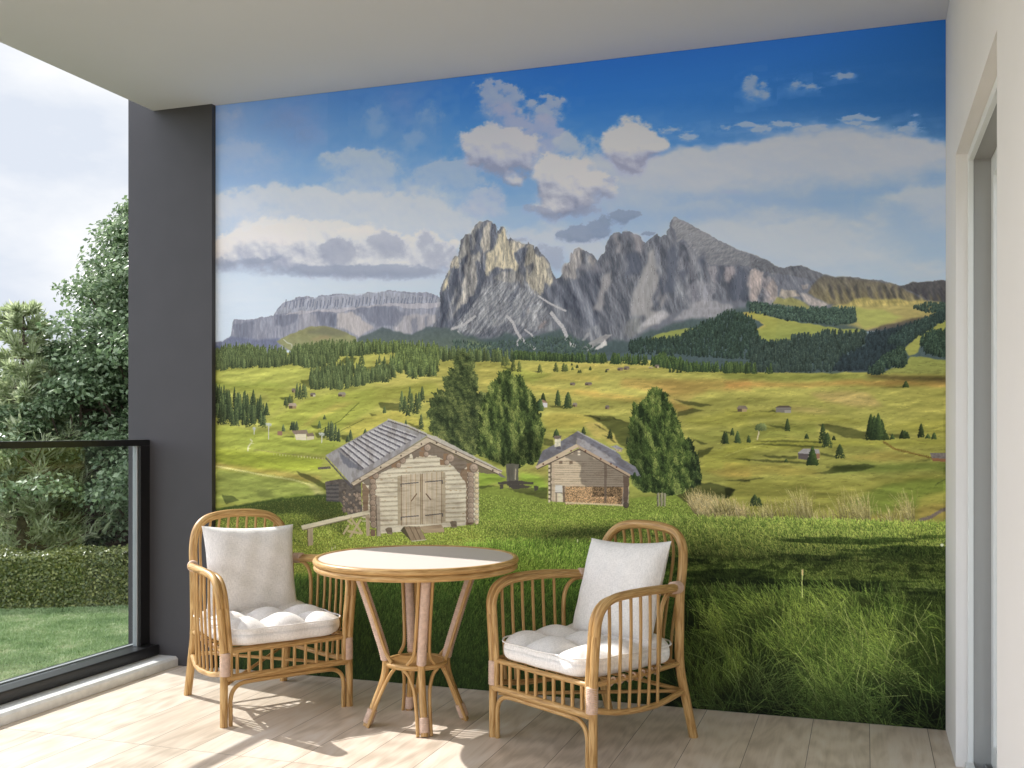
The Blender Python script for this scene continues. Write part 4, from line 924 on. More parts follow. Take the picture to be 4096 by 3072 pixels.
for p, c, a in (
    (((1230, 360), (1330, 420), (1380, 520), (1390, 640), (1300, 700), (1230, 860), (1210, 640), (1260, 600)), (150, 148, 152), .5), (((1110, 560), (1150, 470), (1200, 390), (1190, 500), (1240, 620), (1180, 700)), (148, 146, 152), .6),
    (((1240, 860), (1330, 740), (1540, 760), (1560, 900), (1480, 980), (1260, 1060)), (150, 147, 152), .6), (((1640, 620), (1700, 590), (1790, 580), (1770, 680), (1700, 790), (1630, 760)), (182, 168, 166), .65),
    (((1470, 600), (1560, 600), (1570, 700), (1530, 780), (1480, 740)), (160, 152, 154), .6), (((1910, 730), (2000, 620), (2070, 650), (2065, 780), (2010, 950), (1930, 975), (1950, 860)), (184, 170, 164), .8),
    (((2080, 700), (2150, 680), (2212, 720), (2212, 1000), (2100, 1000), (2120, 850)), (165, 154, 152), .7), (((1080, 1180), (1300, 1000), (1540, 965), (1770, 1030), (1700, 1130), (1400, 1190)), (158, 154, 155), .75),
    (((690, 1320), (800, 1150), (960, 1065), (1035, 1150), (900, 1240), (740, 1310)), (178, 174, 174), .8), (((530, 1330), (620, 1150), (720, 1180), (700, 1310), (570, 1400)), (128, 128, 124), .6)):
    rock(m6(*p), c, a*.85, 13, 26, 3, .24, (6, 20), ridged=True)
for p in (((1590, 620), (1640, 590), (1600, 780), (1560, 700)), ((1390, 440), (1420, 430), (1420, 640), (1390, 720)), ((1790, 590), (1830, 580), (1920, 700), (1900, 980), (1760, 1010), (1700, 850)), ((1020, 400), (1110, 330), (1150, 480), (1100, 700), (1060, 900), (960, 900), (1000, 650)), ((560, 480), (700, 450), (760, 560), (680, 700), (560, 720)), ((880, 980), (960, 700), (1000, 700), (900, 1060)), ((1150, 640), (1260, 620), (1180, 780))):
    rock(m6(*p), (88, 93, 106), .7, 14, 30, 4, .08)
cracks(m6((250, 560), (480, 230), (740, 300), (1000, 280), (1300, 500), (2200, 700), (2200, 980), (1200, 950), (900, 1060), (300, 1000)), 170, 6, 22, .90)
cracks(m6((1110, 150), (1250, 130), (2000, 500), (2212, 650), (1500, 560), (1300, 380)), 40, 3, 8, .94, 1.2)
# rocky bluffs and brown ridge, right
rock(m7((0, 230), (60, 190), (130, 260), (140, 420), (60, 580), (0, 590)), (176, 162, 156), .6, 8, 16, 1, .25, (5, 18)); rock(m7((190, 400), (260, 330), (310, 400), (300, 520), (210, 540)), (168, 154, 146), .6, 8, 16, 1, .25, (5, 18))
rock(m7((330, 430), (520, 450), (560, 520), (340, 520)), (186, 170, 150), .6, 7, 14, 1, .2, (5, 18)); rock(m7((560, 380), (640, 370), (640, 430), (580, 430)), (172, 158, 150), .6, 6, 12, 1)
rock(m7((800, 280), (960, 302), (1080, 293), (1320, 326), (1560, 360), (1700, 420), (1960, 560), (1700, 600), (1100, 620), (860, 600), (640, 470), (700, 380)), (96, 92, 88), .9, 4, 20, 2, .12, (10, 16), col2=(140, 128, 92))
rock(m7((1660, 392), (1800, 358), (2000, 345), (2110, 328), (2240, 340), (2240, 620), (2100, 600), (1900, 520)), (84, 82, 82), .95, 4, 18, 1, .14, (10, 16))
for x in (860, 960, 1050, 1150, 1290, 1410, 1490, 1560, 1640, 1800, 1900, 2010, 2090):
    y = 400+(x-860)*.05; paint(m7((x, y-30), (x+26, y-40), (x+60, y+60), (x+96, y+150), (x+50, y+140), (x+8, y+60)), (66, 66, 72), .6, 5, 12, 2)
    paint(m7((x-20, y+30), (x-8, y+30), (x+36, y+140), (x+4, y+150)), (150, 138, 100), .55, 4, 12, 2)
rock(m7((560, 470), (700, 520), (880, 600), (800, 640), (700, 620), (620, 570)), (186, 174, 166), .85, 5, 14, 2)
# meadow shelves among the woods on the right slope
mead = (168, 160, 92)
rock(m7((250, 600), (300, 520), (560, 540), (700, 640), (760, 700), (500, 640)), (150, 146, 92), .9, 6, 20, 2, .1)
rock(m7((900, 620), (1300, 520), (1500, 550), (2000, 560), (2240, 620), (2240, 720), (1900, 760), (1500, 830), (1280, 900), (900, 900), (700, 820), (1000, 760)), (172, 158, 100), .95, 6, 26, 2, .14, (26, 7))
rock(m7((1100, 640), (1400, 660), (1700, 740), (1500, 820), (1250, 880), (1180, 760)), (164, 168, 96), .8, 6, 26, 3, .1, (26, 7))
relief(m7((0, 200), (300, 190), (540, 170), (850, 280), (1100, 300), (1560, 360), (1700, 420), (1960, 560), (1500, 620), (800, 620), (300, 560), (0, 590)), 50, 120, 1.9, 5, shear=-.5, both=.3, warp=20)
relief(m7((0, 200), (300, 190), (540, 170), (850, 280), (1100, 300), (1560, 360), (2110, 330), (2240, 600), (1500, 620), (800, 620), (300, 560), (0, 590)), 14, 30, 1.2, 2, shear=-.5, both=.3, warp=8)
relief(m6((1085, 48), (1400, 200), (2000, 480), (2212, 600), (2212, 680), (1500, 570), (1120, 320)), 16, 12, .9, 2, both=.8, warp=6)
# forest floor, dark
rock(m7((-40, 560), (200, 590), (500, 640), (800, 650), (1160, 640), (1180, 800), (900, 830), (700, 790), (400, 780), (150, 720), (-40, 690)), (64, 80, 76), .95, 5, 14, 1, .2, (5, 9))
paint(m5((0, 1330), (250, 1270), (450, 1360), (700, 1400), (900, 1330), (1050, 1390), (1300, 1350), (1500, 1290), (1700, 1400), (1936, 1420))+m6((600, 1420), (760, 1340), (1000, 1250), (1300, 1170), (1500, 1180), (1750, 1060), (2212, 1020))+m7((300, 600), (1500, 960), (2240, 700), (2240, 1500), (0, 1500))+m5((1400, 1700), (0, 1700)), (84, 98, 96), .93, 8, 22, 4, .14, (5, 8), col2=(62, 76, 78))
paint(m5((0, 1290), (200, 1290), (520, 1390), (800, 1500), (400, 1560), (0, 1560)), (96, 108, 92), .8, 6, 22, 4, .12)
rock(m5((180, 1400), (420, 1400), (560, 1430), (790, 1485), (560, 1520), (420, 1500), (240, 1450)), (122, 136, 98), .75, 4, 18, 2, .06)
# scree chutes
for pts, w in ((((900, 1140), (970, 1210), (1000, 1290), (1060, 1390), (1130, 1450), (1225, 1512)), 7), (((1390, 1100), (1450, 1180), (1520, 1260), (1560, 1350), (1600, 1430), (1655, 1480)), 9), (((1250, 920), (1390, 1010), (1560, 1090)), 4), (((1050, 1380), (1010, 1440), (1030, 1470)), 2.5), (((560, 1140), (430, 1240), (290, 1290)), 6), (((280, 1300), (330, 1360)), 4), (((360, 1310), (410, 1370)), 4), (((1100, 1290), (1180, 1350), (1200, 1390)), 3)):
    line(m5(*pts), w, (182, 179, 178), .8)
rock(m5((1540, 1360), (1580, 1400), (1660, 1470), (1600, 1490), (1560, 1440)), (196, 192, 188), .85, 5, 10, 1); rock(m5((1690, 1540), (1820, 1440), (1940, 1370), (2060, 1340), (2000, 1420), (1800, 1530)), (160, 156, 154), .8, 4, 12, 1, .2, (12, 5))
rock(m6((200, 1520), (330, 1400), (352, 1460), (250, 1520)), (214, 208, 202), .9, 4, 10, 1); rock(m5((1720, 1410), (1800, 1330), (1840, 1330), (1760, 1420)), (160, 158, 158), .7, 5, 10, 1)
paint(m4((560, 1135), (700, 1070), (860, 1010), (980, 1005), (1120, 1030), (1270, 1100), (1290, 1200), (700, 1230)), (140, 138, 100), 1, 4, 24, 1, .1, (14, 8), col2=(150, 152, 112))
paint(m4((800, 1060), (980, 1010), (1130, 1040), (1200, 1090), (1000, 1090)), (112, 112, 96), .6, 6, 20, 4); paint(m4((850, 1120), (1000, 1085), (1060, 1110), (900, 1140)), (168, 142, 110), .5, 5, 20, 4)
paint(m4((1280, 1110), (1400, 1060), (1500, 1012), (1620, 1050), (1760, 1080), (1900, 1010), (2100, 1030), (2250, 1100), (2250, 1300), (1300, 1250)), (88, 98, 102), .95, 4, 20, 2, .12, (8, 8), col2=(104, 116, 98))
line(m4((625, 1120), (660, 1150), (700, 1165), (705, 1200), (715, 1240)), 2, (190, 190, 170), .6)
# meadows high on the right
rock(m6((780, 1415), (900, 1350), (1060, 1310), (1380, 1262), (1240, 1340), (1080, 1400), (930, 1420)), (146, 152, 84), .95, 3, 14, 1, .1, (20, 6))
rock(m6((1765, 1110), (2020, 1085), (2140, 1140), (2230, 1190), (2230, 1460), (2080, 1440), (1990, 1300), (2100, 1240), (2030, 1190), (1880, 1150)), (184, 168, 92), .95, 4, 20, 1, .1, (24, 8))
rock(m7((0, 680), (100, 672), (220, 740), (500, 790), (760, 830), (1000, 870), (1280, 880), (1100, 930), (850, 920), (700, 960), (520, 940), (450, 1000), (250, 1040), (110, 990), (40, 880), (180, 850), (120, 780), (0, 740)), (170, 164, 88), .95, 4, 20, 1, .12, (24, 7), col2=(140, 150, 82))
rock(m7((1320, 890), (1400, 850), (1700, 780), (1980, 720), (2000, 760), (1700, 860), (1450, 900)), (92, 84, 74), .85, 5, 18, 2)
rock(m7((1280, 930), (1700, 830), (2240, 680), (2240, 760), (1900, 950), (1700, 1090), (1500, 1180), (1300, 1330), (900, 1340), (1000, 1200), (1300, 1060)), (52, 62, 66), .9, 6, 20, 3, .08)
rock(m7((1700, 1090), (1840, 960), (2000, 860), (2170, 740), (2240, 740), (2240, 900), (2000, 950), (1880, 1060), (1860, 1140), (1760, 1170)), (158, 158, 84), .95, 3, 18, 1, .12, (20, 5))
rock(m7((1430, 1380), (1560, 1300), (1700, 1290), (1780, 1170), (1950, 1190), (2240, 1220), (2240, 1400)), (146, 150, 80), .95, 3, 16, 1, .16, (14, 5))
# --- rolling alpine meadow
CE = lambda *p: K(850, 1350, 2.458, *p); CF = lambda *p: K(1700, 1350, 2.553, *p); CG = lambda *p: K(2300, 1350, 2.211, *p); CH = lambda *p: K(2900, 1350, 2.212, *p)
top = [(800, 1440), (1000, 1425), (1150, 1410), (1400, 1400), (1650, 1395), (1900, 1430), (2100, 1437), (2350, 1445), (2600, 1440), (2780, 1470), (2950, 1488), (3300, 1492), (3500, 1488), (3900, 1500)]
paint(top+[(3900, 2400), (800, 2400)], (176, 170, 94), 1, 3, 30, 1, .07, (60, 14), col2=(146, 148, 74))
def band(T, c, a=.6, soft=5, warp=6, ws=40, tex=.08, tx=(40, 8)): paint(T, c, a, warp, ws, soft, tex, tx)
for p, c, a in (
    (((20, 330), (400, 290), (730, 270), (1000, 320), (900, 420), (500, 460), (20, 440)), (186, 186, 98), .6), (((20, 445), (300, 450), (850, 445), (700, 480), (20, 500)), (140, 150, 70), .6),
    (((20, 500), (600, 470), (800, 560), (650, 700), (560, 780), (540, 560), (200, 520)), (172, 174, 82), .5), (((560, 790), (800, 680), (1000, 580), (1600, 500), (2212, 440), (2212, 560), (1700, 620), (1250, 900), (900, 930), (560, 900)), (158, 162, 74), .55),
    (((860, 890), (960, 790), (1200, 650), (1430, 620), (1300, 680), (1060, 770), (950, 870)), (184, 166, 92), .75), (((1250, 920), (1500, 780), (1800, 710), (2050, 790), (2100, 900), (1600, 960), (1400, 990)), (190, 176, 92), .8),
    (((20, 860), (400, 900), (700, 960), (1100, 1010), (1300, 1020), (1150, 1150), (600, 1130), (20, 1100)), (168, 176, 80), .6), (((20, 1100), (600, 1130), (1100, 1190), (1050, 1300), (500, 1330), (20, 1230)), (158, 166, 62), .7),
    (((20, 1230), (500, 1290), (1060, 1360), (1050, 1420), (900, 1400), (500, 1340), (20, 1275)), (184, 150, 90), .5), (((20, 1290), (500, 1360), (950, 1440), (1120, 1530), (700, 1590), (20, 1640)), (148, 156, 84), .7),
    (((950, 1430), (1000, 1450), (1120, 1530), (1000, 1540), (960, 1480)), (200, 188, 130), .8)):
    band(CE(*p), c, a)
line(CE((20, 1262), (500, 1352), (800, 1400), (960, 1450)), 3.5, (202, 194, 132), 1.2)
line(CE((370, 1000), (390, 1020), (350, 1070), (345, 1115)), 4, (205, 200, 160), .8)
line(CE((1440, 640), (1350, 720), (1250, 820), (1040, 920)), 1.6, (98, 104, 52), .6); line(CE((1490, 800), (1250, 920)), 1, (110, 112, 60), .5); line(CE((400, 1100), (700, 1140), (1100, 1190)), 1, (150, 140, 90), 1.2)
for p, c, a in (
    (((580, 250), (900, 330), (1300, 240), (1787, 260), (1787, 420), (1200, 380), (900, 360), (620, 500), (530, 400)), (190, 180, 98), .6), (((760, 300), (1100, 340), (1300, 380), (1100, 460), (900, 440)), (150, 160, 76), .6),
    (((1160, 420), (1400, 380), (1787, 400), (1787, 450), (1400, 440)), (178, 160, 84), .5), (((1040, 480), (1400, 520), (1787, 540), (1787, 640), (1300, 560), (1040, 520)), (192, 172, 92), .6),
    (((1180, 800), (1400, 760), (1787, 820), (1600, 920), (1250, 940)), (182, 160, 82), .5), (((1640, 870), (1787, 860), (1787, 1060), (1700, 1000)), (200, 178, 108), .8), (((1220, 950), (1640, 960), (1700, 1050), (1787, 1130), (1400, 1100), (1210, 1100)), (176, 164, 92), .7),
    (((970, 1370), (1200, 1410), (1260, 1530), (1150, 1560), (960, 1470)), (150, 168, 72), .9), (((540, 1330), (820, 1400), (820, 1470), (545, 1530)), (140, 158, 66), .9), (((960, 1350), (1250, 1310), (1260, 1420), (1100, 1380)), (140, 124, 74), .7)):
    band(CF(*p), c, a)
for p, c, a in (
    (((0, 220), (350, 230), (650, 240), (700, 300), (300, 300), (0, 270)), (196, 178, 104), .5), (((430, 350), (700, 370), (1100, 370), (1548, 380), (1548, 470), (1200, 470), (900, 520), (700, 480), (400, 420)), (168, 138, 80), .6),
    (((700, 380), (1000, 390), (1200, 400), (1250, 450), (900, 500), (760, 480)), (150, 128, 72), .5), (((0, 460), (400, 500), (650, 540), (600, 580), (300, 540), (0, 490)), (190, 160, 88), .6), (((830, 540), (1090, 500), (1000, 560), (850, 580)), (192, 166, 100), .6),
    (((70, 760), (200, 740), (300, 800), (400, 930), (300, 950), (150, 850)), (198, 176, 104), .8), (((840, 560), (1050, 620), (920, 660), (880, 630)), (182, 144, 84), .6), (((1000, 700), (1548, 640), (1548, 800), (1200, 780), (940, 760)), (158, 156, 74), .6),
    (((1000, 820), (1548, 820), (1548, 910), (1200, 930), (1000, 900)), (128, 132, 66), .6), (((1100, 1000), (1548, 960), (1548, 1150), (1120, 1180)), (160, 158, 72), .6), (((1120, 1180), (1548, 1160), (1548, 1250), (1300, 1240)), (176, 150, 80), .6)):
    band(CG(*p), c, a)
for p, c, a in (
    (((0, 310), (500, 320), (1100, 320), (1400, 330), (1500, 350), (900, 380), (0, 370)), (124, 130, 66), .7), (((0, 385), (600, 410), (1100, 385), (1500, 370), (1960, 390), (1960, 430), (1400, 430), (700, 430), (0, 450)), (178, 134, 78), .7),
    (((1230, 330), (1500, 330), (1960, 335), (1960, 385), (1600, 375), (1300, 360)), (84, 70, 48), .9), (((730, 500), (1000, 475), (1280, 490), (1400, 600), (1200, 620), (850, 560)), (190, 168, 108), .85), (((590, 610), (750, 620), (1000, 670), (800, 670), (600, 650)), (196, 176, 112), .8),
    (((0, 620), (700, 680), (1400, 760), (1960, 720), (1960, 880), (1300, 780), (800, 740), (0, 690)), (166, 162, 76), .5), (((150, 790), (400, 760), (800, 760), (830, 860), (500, 890), (100, 900)), (124, 128, 62), .7), (((0, 930), (400, 900), (1400, 905), (1960, 900), (1960, 960), (900, 960), (0, 1010)), (168, 166, 74), .6),
    (((1400, 920), (1960, 910), (1960, 1040), (1560, 1000)), (140, 138, 70), .6), (((1000, 1070), (1400, 1000), (1800, 1060), (1400, 1090)), (174, 150, 80), .5), (((0, 1110), (700, 1140), (900, 1210), (0, 1230)), (166, 146, 74), .5),
    (((890, 1135), (1100, 1130), (1300, 1110), (1960, 1100), (1960, 1180), (1500, 1180), (900, 1210), (1000, 1160)), (92, 108, 50), .7), (((0, 1260), (600, 1240), (1200, 1260), (1960, 1200), (1960, 1600), (1200, 1640), (0, 1600)), (146, 142, 68), .6),
    (((1050, 1470), (1400, 1300), (1960, 1230), (1960, 1350), (1700, 1420), (1700, 1600), (1250, 1560)), (98, 120, 50), .6), (((1300, 1560), (1700, 1500), (1960, 1460), (1960, 1620), (1300, 1640)), (160, 128, 76), .4)):
    band(CH(*p), c, a)
line(CH((0, 1050), (150, 990), (330, 950), (400, 915)), 1.4, (186, 182, 100), .6); line(CH((1400, 920), (1500, 985), (1640, 1020), (1830, 1065)), 3, (120, 100, 50), 1.2); line(CH((1720, 1618), (1820, 1590), (1900, 1540), (1935, 1520), (1960, 1522)), 7, (116, 104, 100), 1); line(CH((1850, 1330), (1880, 1290), (1950, 1255)), 1.6, (90, 100, 50), .5)
# thin wandering lines and tufts so that the meadow has grain
n = 5200; u = rs.uniform(870, 3790, n); v = 1440+rs.rand(n)**1.0*620; x, y = T2(u, v); L_ = rs.uniform(4, 16, n); P0 = np.stack([x, y], 1).astype(F4); P2 = P0+np.stack([L_, rs.normal(0, 1.2, n)-.06*L_], 1).astype(F4)
c = CV[np.clip(y.astype(int), 0, MH-1), np.clip(x.astype(int), 0, MW-1)]*rs.choice([.84, .9, 1.08, 1.12], n)[:, None]
strokes(P0, ((P0+P2)/2).astype(F4), P2, np.full(n, 1., F4), c.astype(F4), c.astype(F4), 14)
def roll(T, sx, sy, amp, k=5):
    m, x0, x1, y0, y1 = mask(T, 0, 14, 8); w, h = x1-x0, y1-y0; a = fbm(w, h, sx, sy, 5, sd(), .5); s = (np.roll(a, -k, 1)-np.roll(a, k, 1))*-.6+(np.roll(a, k, 0)-np.roll(a, -k, 0))
    s = np.clip(s*amp, -.3, .22)*m; R_ = CV[y0:y1, x0:x1]; R_ *= (1+s[..., None]*np.array([.95, .9, 1.0], F4))
mreg = top+[(3900, 2100), (2700, 2080), (1500, 2020), (800, 2100)]
roll(mreg, 260, 60, .9, 6); roll(mreg, 60, 16, .45, 3)
paint([(2700, 1480), (3900, 1480), (3900, 2120), (2700, 2080), (2500, 1800)], (.93, .90, .92), .9, 0, 10, 30, mul=True)
paint([(1500, 1430), (2700, 1440), (2700, 1700), (1500, 1640)], (1.04, 1.0, 1.04), .9, 0, 10, 30, mul=True)
paint(mreg, (.99, 1.012, .96), 1, 0, 10, 2, mul=True)
# cast shadows on the meadow
dk = (.50, .50, .50)
def shadow(T, a=.8, c=(.47, .50, .52), soft=1, warp=3): paint(T, c, a, warp, 12, soft, mul=True)
for p in (((865, 420), (990, 400), (1000, 500), (900, 480)), ((650, 590), (790, 570), (790, 640), (720, 620)), ((700, 640), (760, 650), (720, 700)), ((1630, 640), (1840, 640), (1840, 720), (1720, 720), (1650, 690)), ((1540, 745), (1620, 765), (1570, 775)), ((1910, 830), (2030, 870), (2010, 910), (1960, 880)), ((960, 860), (1050, 865), (1040, 895), (990, 890)), ((690, 970), (800, 965), (800, 985)), ((1000, 940), (1110, 930), (1110, 990), (1020, 985)), ((820, 1310), (920, 1340), (1080, 1420), (1130, 1450), (1120, 1500), (1020, 1440), (870, 1370)), ((90, 1545), (200, 1560), (260, 1600), (130, 1640)), ((1250, 960), (1330, 960), (1340, 1020), (1280, 1000)), ((1300, 190), (1420, 200), (1380, 260), (1240, 250)), ((1480, 290), (1600, 280), (1600, 340), (1500, 320)), ((1650, 270), (1760, 250), (1720, 330), (1640, 330))):
    shadow(CE(*p))
paint(CE((430, 1500), (500, 1470), (560, 1500), (600, 1560), (520, 1590), (440, 1560)), (.82, .82, .85), .6, 5, 14, 3, mul=True)
for p in (((70, 683), (200, 690), (260, 700), (380, 720), (500, 760), (520, 1000), (380, 940), (340, 850), (240, 760), (150, 710)), ((210, 685), (330, 700), (430, 740), (350, 720)), ((900, 660), (1040, 625), (1140, 640), (1000, 680), (905, 700)), ((1035, 885), (1110, 920), (1180, 942), (1110, 945)), ((1080, 1000), (1150, 990), (1230, 960), (1180, 1030), (1090, 1070)), ((850, 1400), (1000, 1300), (1200, 1280), (1420, 1340), (1350, 1430), (1200, 1430), (950, 1470)), ((1380, 1066), (1548, 1072), (1548, 1088)), ((1330, 1268), (1470, 1255), (1548, 1262), (1548, 1278)), ((865, 545), (1000, 560), (1230, 595), (1100, 610), (960, 590)), ((1270, 828), (1380, 830), (1380, 850)), ((160, 755), (230, 790), (300, 840), (240, 810)), ((230, 850), (340, 900), (370, 940), (300, 900))):
    shadow(CG(*p), .85)
for p in (((810, 765), (900, 765), (1100, 800), (1260, 840), (1260, 905), (1050, 880), (930, 830)), ((230, 915), (500, 905), (850, 918), (850, 930), (400, 925)), ((210, 940), (500, 942), (880, 965), (880, 978), (400, 955)), ((330, 1040), (640, 1050), (640, 1075), (400, 1065)), ((70, 1070), (400, 1082), (740, 1105), (740, 1120), (300, 1095)), ((760, 1208), (900, 1180), (960, 1135), (1200, 1120), (1350, 1130), (1200, 1180), (900, 1205)), ((890, 1135), (960, 1150), (900, 1150)), ((0, 1265), (150, 1265), (330, 1235), (360, 1240), (200, 1270)), ((360, 770), (530, 785), (530, 812), (430, 790)), ((840, 1020), (990, 1045), (990, 1065), (850, 1040)), ((280, 650), (450, 645), (450, 660)), ((0, 648), (110, 650), (110, 658)), ((1340, 442), (1580, 432), (1580, 440)), ((0, 1330), (90, 1340), (60, 1400), (0, 1420)), ((1650, 1090), (1830, 1082), (1800, 1092)), ((550, 1005), (650, 1005), (650, 1012)), ((1440, 850), (1560, 860), (1560, 888), (1470, 880))):
    shadow(CH(*p), .8)
for p in (((1260, 690), (1410, 700), (1410, 722), (1300, 712)), ((765, 300), (880, 310), (900, 345), (830, 320)), ((1070, 335), (1160, 345), (1150, 358)), ((1610, 790), (1700, 795), (1787, 820), (1787, 850), (1740, 815)), ((1720, 870), (1787, 915), (1787, 930)), ((1210, 1035), (1310, 1035), (1310, 1110), (1210, 1100)), ((545, 1520), (700, 1510), (830, 1540), (1250, 1530), (1250, 1650), (545, 1590))):
    shadow(CF(*p), .85)

# --- conifers
def trees(T, h, w, dark, lit_, n=130, round_=.0, jit=.06, lean=0):
    """many conifers (or bushes): T list of (u,v) feet, h/w size in photograph pixels; the right flank is lit"""
    T = np.array(T, float); m = len(T); o = np.argsort(T[:, 1]); T = T[o]; h = (np.ones(m)*h)[o]; w = (np.ones(m)*w)[o]
    x, y = T2(T[:, 0], T[:, 1]); s = Sc(T[:, 0]); h = h*s; w = w*s*1.32
    f = rs.rand(m, n)**.85; f = np.sort(f, axis=1)[:, ::-1] if False else f
    prof = (1-f)**(.85-.5*round_)*(1-round_*(1-np.minimum(1, f*6))*.5); tier = (1-.30*((f*h[:, None]/4.2) % 1.0))*rs.uniform(.75, 1.1, (m, n))
    sx = rs.uniform(-1, 1, (m, n)); px = x[:, None]+sx*w[:, None]/2*prof*tier; py = y[:, None]-f*h[:, None]+np.abs(sx)*1.5
    l = np.clip(.40+.42*sx+.18*(f-.4)+rs.normal(0, .17, (m, n))+rs.normal(0, jit*1.4, (m, 1)), 0, 1)[..., None]
    c = np.array(dark, F4)*(1-l)+np.array(lit_, F4)*l
    c = c*(1+rs.normal(0, jit*1.6, (m, 1, 1)))*(.86+.2*f[..., None])
    k = 2 if h.mean() < 30 else 3
    off = [(0, 0), (1, 0), (0, 1), (-1, 1)] if k == 2 else [(0, 0), (1, 0), (0, 1), (-1, 1), (1, 1), (0, 2), (-1, 2)]
    ox = np.array([q[0] for q in off]); oy = np.array([q[1] for q in off])
    X = px[..., None]+ox; Y = py[..., None]+oy
    scat(X.ravel(), Y.ravel(), np.broadcast_to(c[:, :, None], X.shape+(3,)).reshape(-1, 3).astype(F4))
def fill(T, n, warp=0):
    P = np.array(T); out_ = []
    u0, v0 = P.min(0); u1, v1 = P.max(0)
    while len(out_) < n:
        U = rs.uniform(u0, u1, n*2); V = rs.uniform(v0, v1, n*2); ok = inside(P, U, V); out_ += list(zip(U[ok], V[ok]))
    return out_[:n]
FD, FL = (64, 76, 52), (118, 130, 80)
RD, RL_ = (46, 58, 57), (72, 86, 76)
# wooded slopes right and under the walls
trees(fill(m7((0, 590), (200, 610), (500, 650), (800, 650), (1160, 650), (1180, 790), (950, 830), (700, 800), (420, 780), (150, 710), (0, 690)), 900), rs.uniform(9, 16, 900), 6, RD, (92, 112, 92), 34)
trees(fill(m7((1800, 640), (1950, 590), (2170, 600), (2170, 690), (1950, 690)), 160), 12, 5, RD, (84, 102, 84), 30)
trees(fill(m6((600, 1440), (760, 1400), (900, 1420), (1100, 1400), (1300, 1300), (1500, 1200), (1700, 1110), (1900, 1160), (2020, 1230), (1990, 1300), (2080, 1450), (2212, 1460), (2212, 1640), (600, 1560)), 1500), rs.uniform(14, 24, 1500), 8, (42, 55, 52), (70, 86, 70), 44)
trees(fill(m7((0, 1010), (110, 1000), (250, 1050), (450, 1010), (520, 950), (700, 970), (850, 920), (1100, 940), (1290, 920), (1250, 1080), (1000, 1200), (900, 1350), (0, 1350)), 1300), rs.uniform(18, 27, 1300), 9, (44, 56, 54), (74, 86, 74), 50)
trees(fill(m7((1280, 960), (1700, 860), (2000, 780), (1900, 920), (1700, 1060), (1500, 1160), (1300, 1330), (900, 1340), (1000, 1210), (1280, 1080)), 700), rs.uniform(14, 24, 700), 8, (42, 52, 56), (54, 64, 66), 40)
trees(fill(m7((1300, 1370), (1500, 1200), (1700, 1100), (1740, 1260), (1690, 1300), (1540, 1310), (1430, 1380)), 240), rs.uniform(22, 32, 240), 11, (34, 46, 44), (78, 94, 72), 60)
trees(fill(m7((1520, 1030), (1700, 900), (2000, 760), (2170, 690), (2170, 760), (2120, 810), (1900, 940), (1700, 1060)), 330), rs.uniform(20, 28, 330), 9, (40, 52, 52), (70, 86, 76), 50)
trees(fill(m7((1870, 1060), (1930, 980), (2000, 940), (2180, 920), (2180, 1200), (1950, 1150)), 230), rs.uniform(24, 32, 230), 10, (34, 46, 44), (76, 94, 72), 56)
trees(fill(m5((300, 1420), (700, 1440), (1200, 1380), (1600, 1380), (1900, 1500), (1900, 1620), (300, 1600)), 800), rs.uniform(7, 12, 800), 5, (62, 78, 76), (92, 108, 92), 24)
# belt of spruces on the plateau's edge
trees(fill(CF((0, 190), (400, 210), (600, 220), (900, 225), (900, 245), (500, 240), (0, 240)), 120), rs.uniform(36, 52, 120), 16, FD, FL, 150)
trees(fill(CF((900, 205), (1300, 225), (1787, 245), (1787, 255), (1300, 238), (900, 222)), 200), rs.uniform(22, 34, 200), 13, (48, 62, 44), (98, 116, 66), 100)
trees(fill(CG((0, 205), (300, 215), (650, 235), (780, 205), (1040, 290), (1548, 300), (1548, 306), (1000, 300), (640, 240), (0, 218)), 260), rs.uniform(26, 44, 260), 16, (46, 62, 44), (94, 112, 62), 110)
trees(CG((840, 305), (870, 302), (905, 308), (935, 306), (1350, 300), (990, 300)), 22, 10, (44, 56, 40), (80, 94, 54), 70)
trees(fill(CH((0, 290), (300, 312), (560, 316), (0, 314)), 60), rs.uniform(26, 46, 60), 15, (46, 60, 42), (92, 108, 62), 100)
# left woods
trees(fill(CE((0, 200), (150, 150), (350, 150), (700, 180), (740, 260), (620, 290), (420, 290), (200, 310), (0, 330)), 420), rs.uniform(34, 48, 420), 15, FD, FL, 130)
trees(fill(CE((740, 260), (800, 160), (1100, 120), (1500, 130), (1500, 170), (1250, 190), (1240, 230), (1100, 280), (940, 300), (800, 270)), 420), rs.uniform(34, 50, 420), 15, FD, FL, 130)
trees(fill(CE((1500, 120), (1800, 120), (2212, 140), (2212, 380), (1950, 400), (1860, 350), (1720, 300), (1850, 180), (1780, 160), (1500, 160)), 380), rs.uniform(36, 50, 380), 16, FD, (128, 142, 80), 130)
trees(fill(CE((960, 500), (960, 380), (1150, 310), (1350, 300), (1450, 340), (1560, 400), (1580, 440), (1450, 480), (1250, 510), (1080, 515)), 220), rs.uniform(34, 50, 220), 16, FD, FL, 140)
trees(fill(CE((1550, 380), (1600, 320), (1700, 300), (1800, 360), (1790, 400), (1700, 450), (1600, 445)), 60), rs.uniform(34, 46, 60), 18, FD, FL, 140)
trees(CE((1320, 240), (1370, 205), (1450, 260), (1530, 165), (1690, 250), (1640, 250), (1480, 260), (1100, 285), (1470, 220)), rs.uniform(24, 40, 9), 15, FD, FL, 120)
trees(fill(CE((20, 830), (30, 640), (200, 680), (420, 720), (520, 800), (560, 900), (380, 880), (20, 860)), 75), rs.uniform(60, 95, 75), 24, (46, 58, 40), (106, 120, 74), 260)
trees(CE((50, 640), (150, 650), (400, 660), (470, 720), (530, 760), (260, 680)), (66, 60, 62, 64, 50, 60), 26, (46, 58, 40), (110, 124, 76), 300)
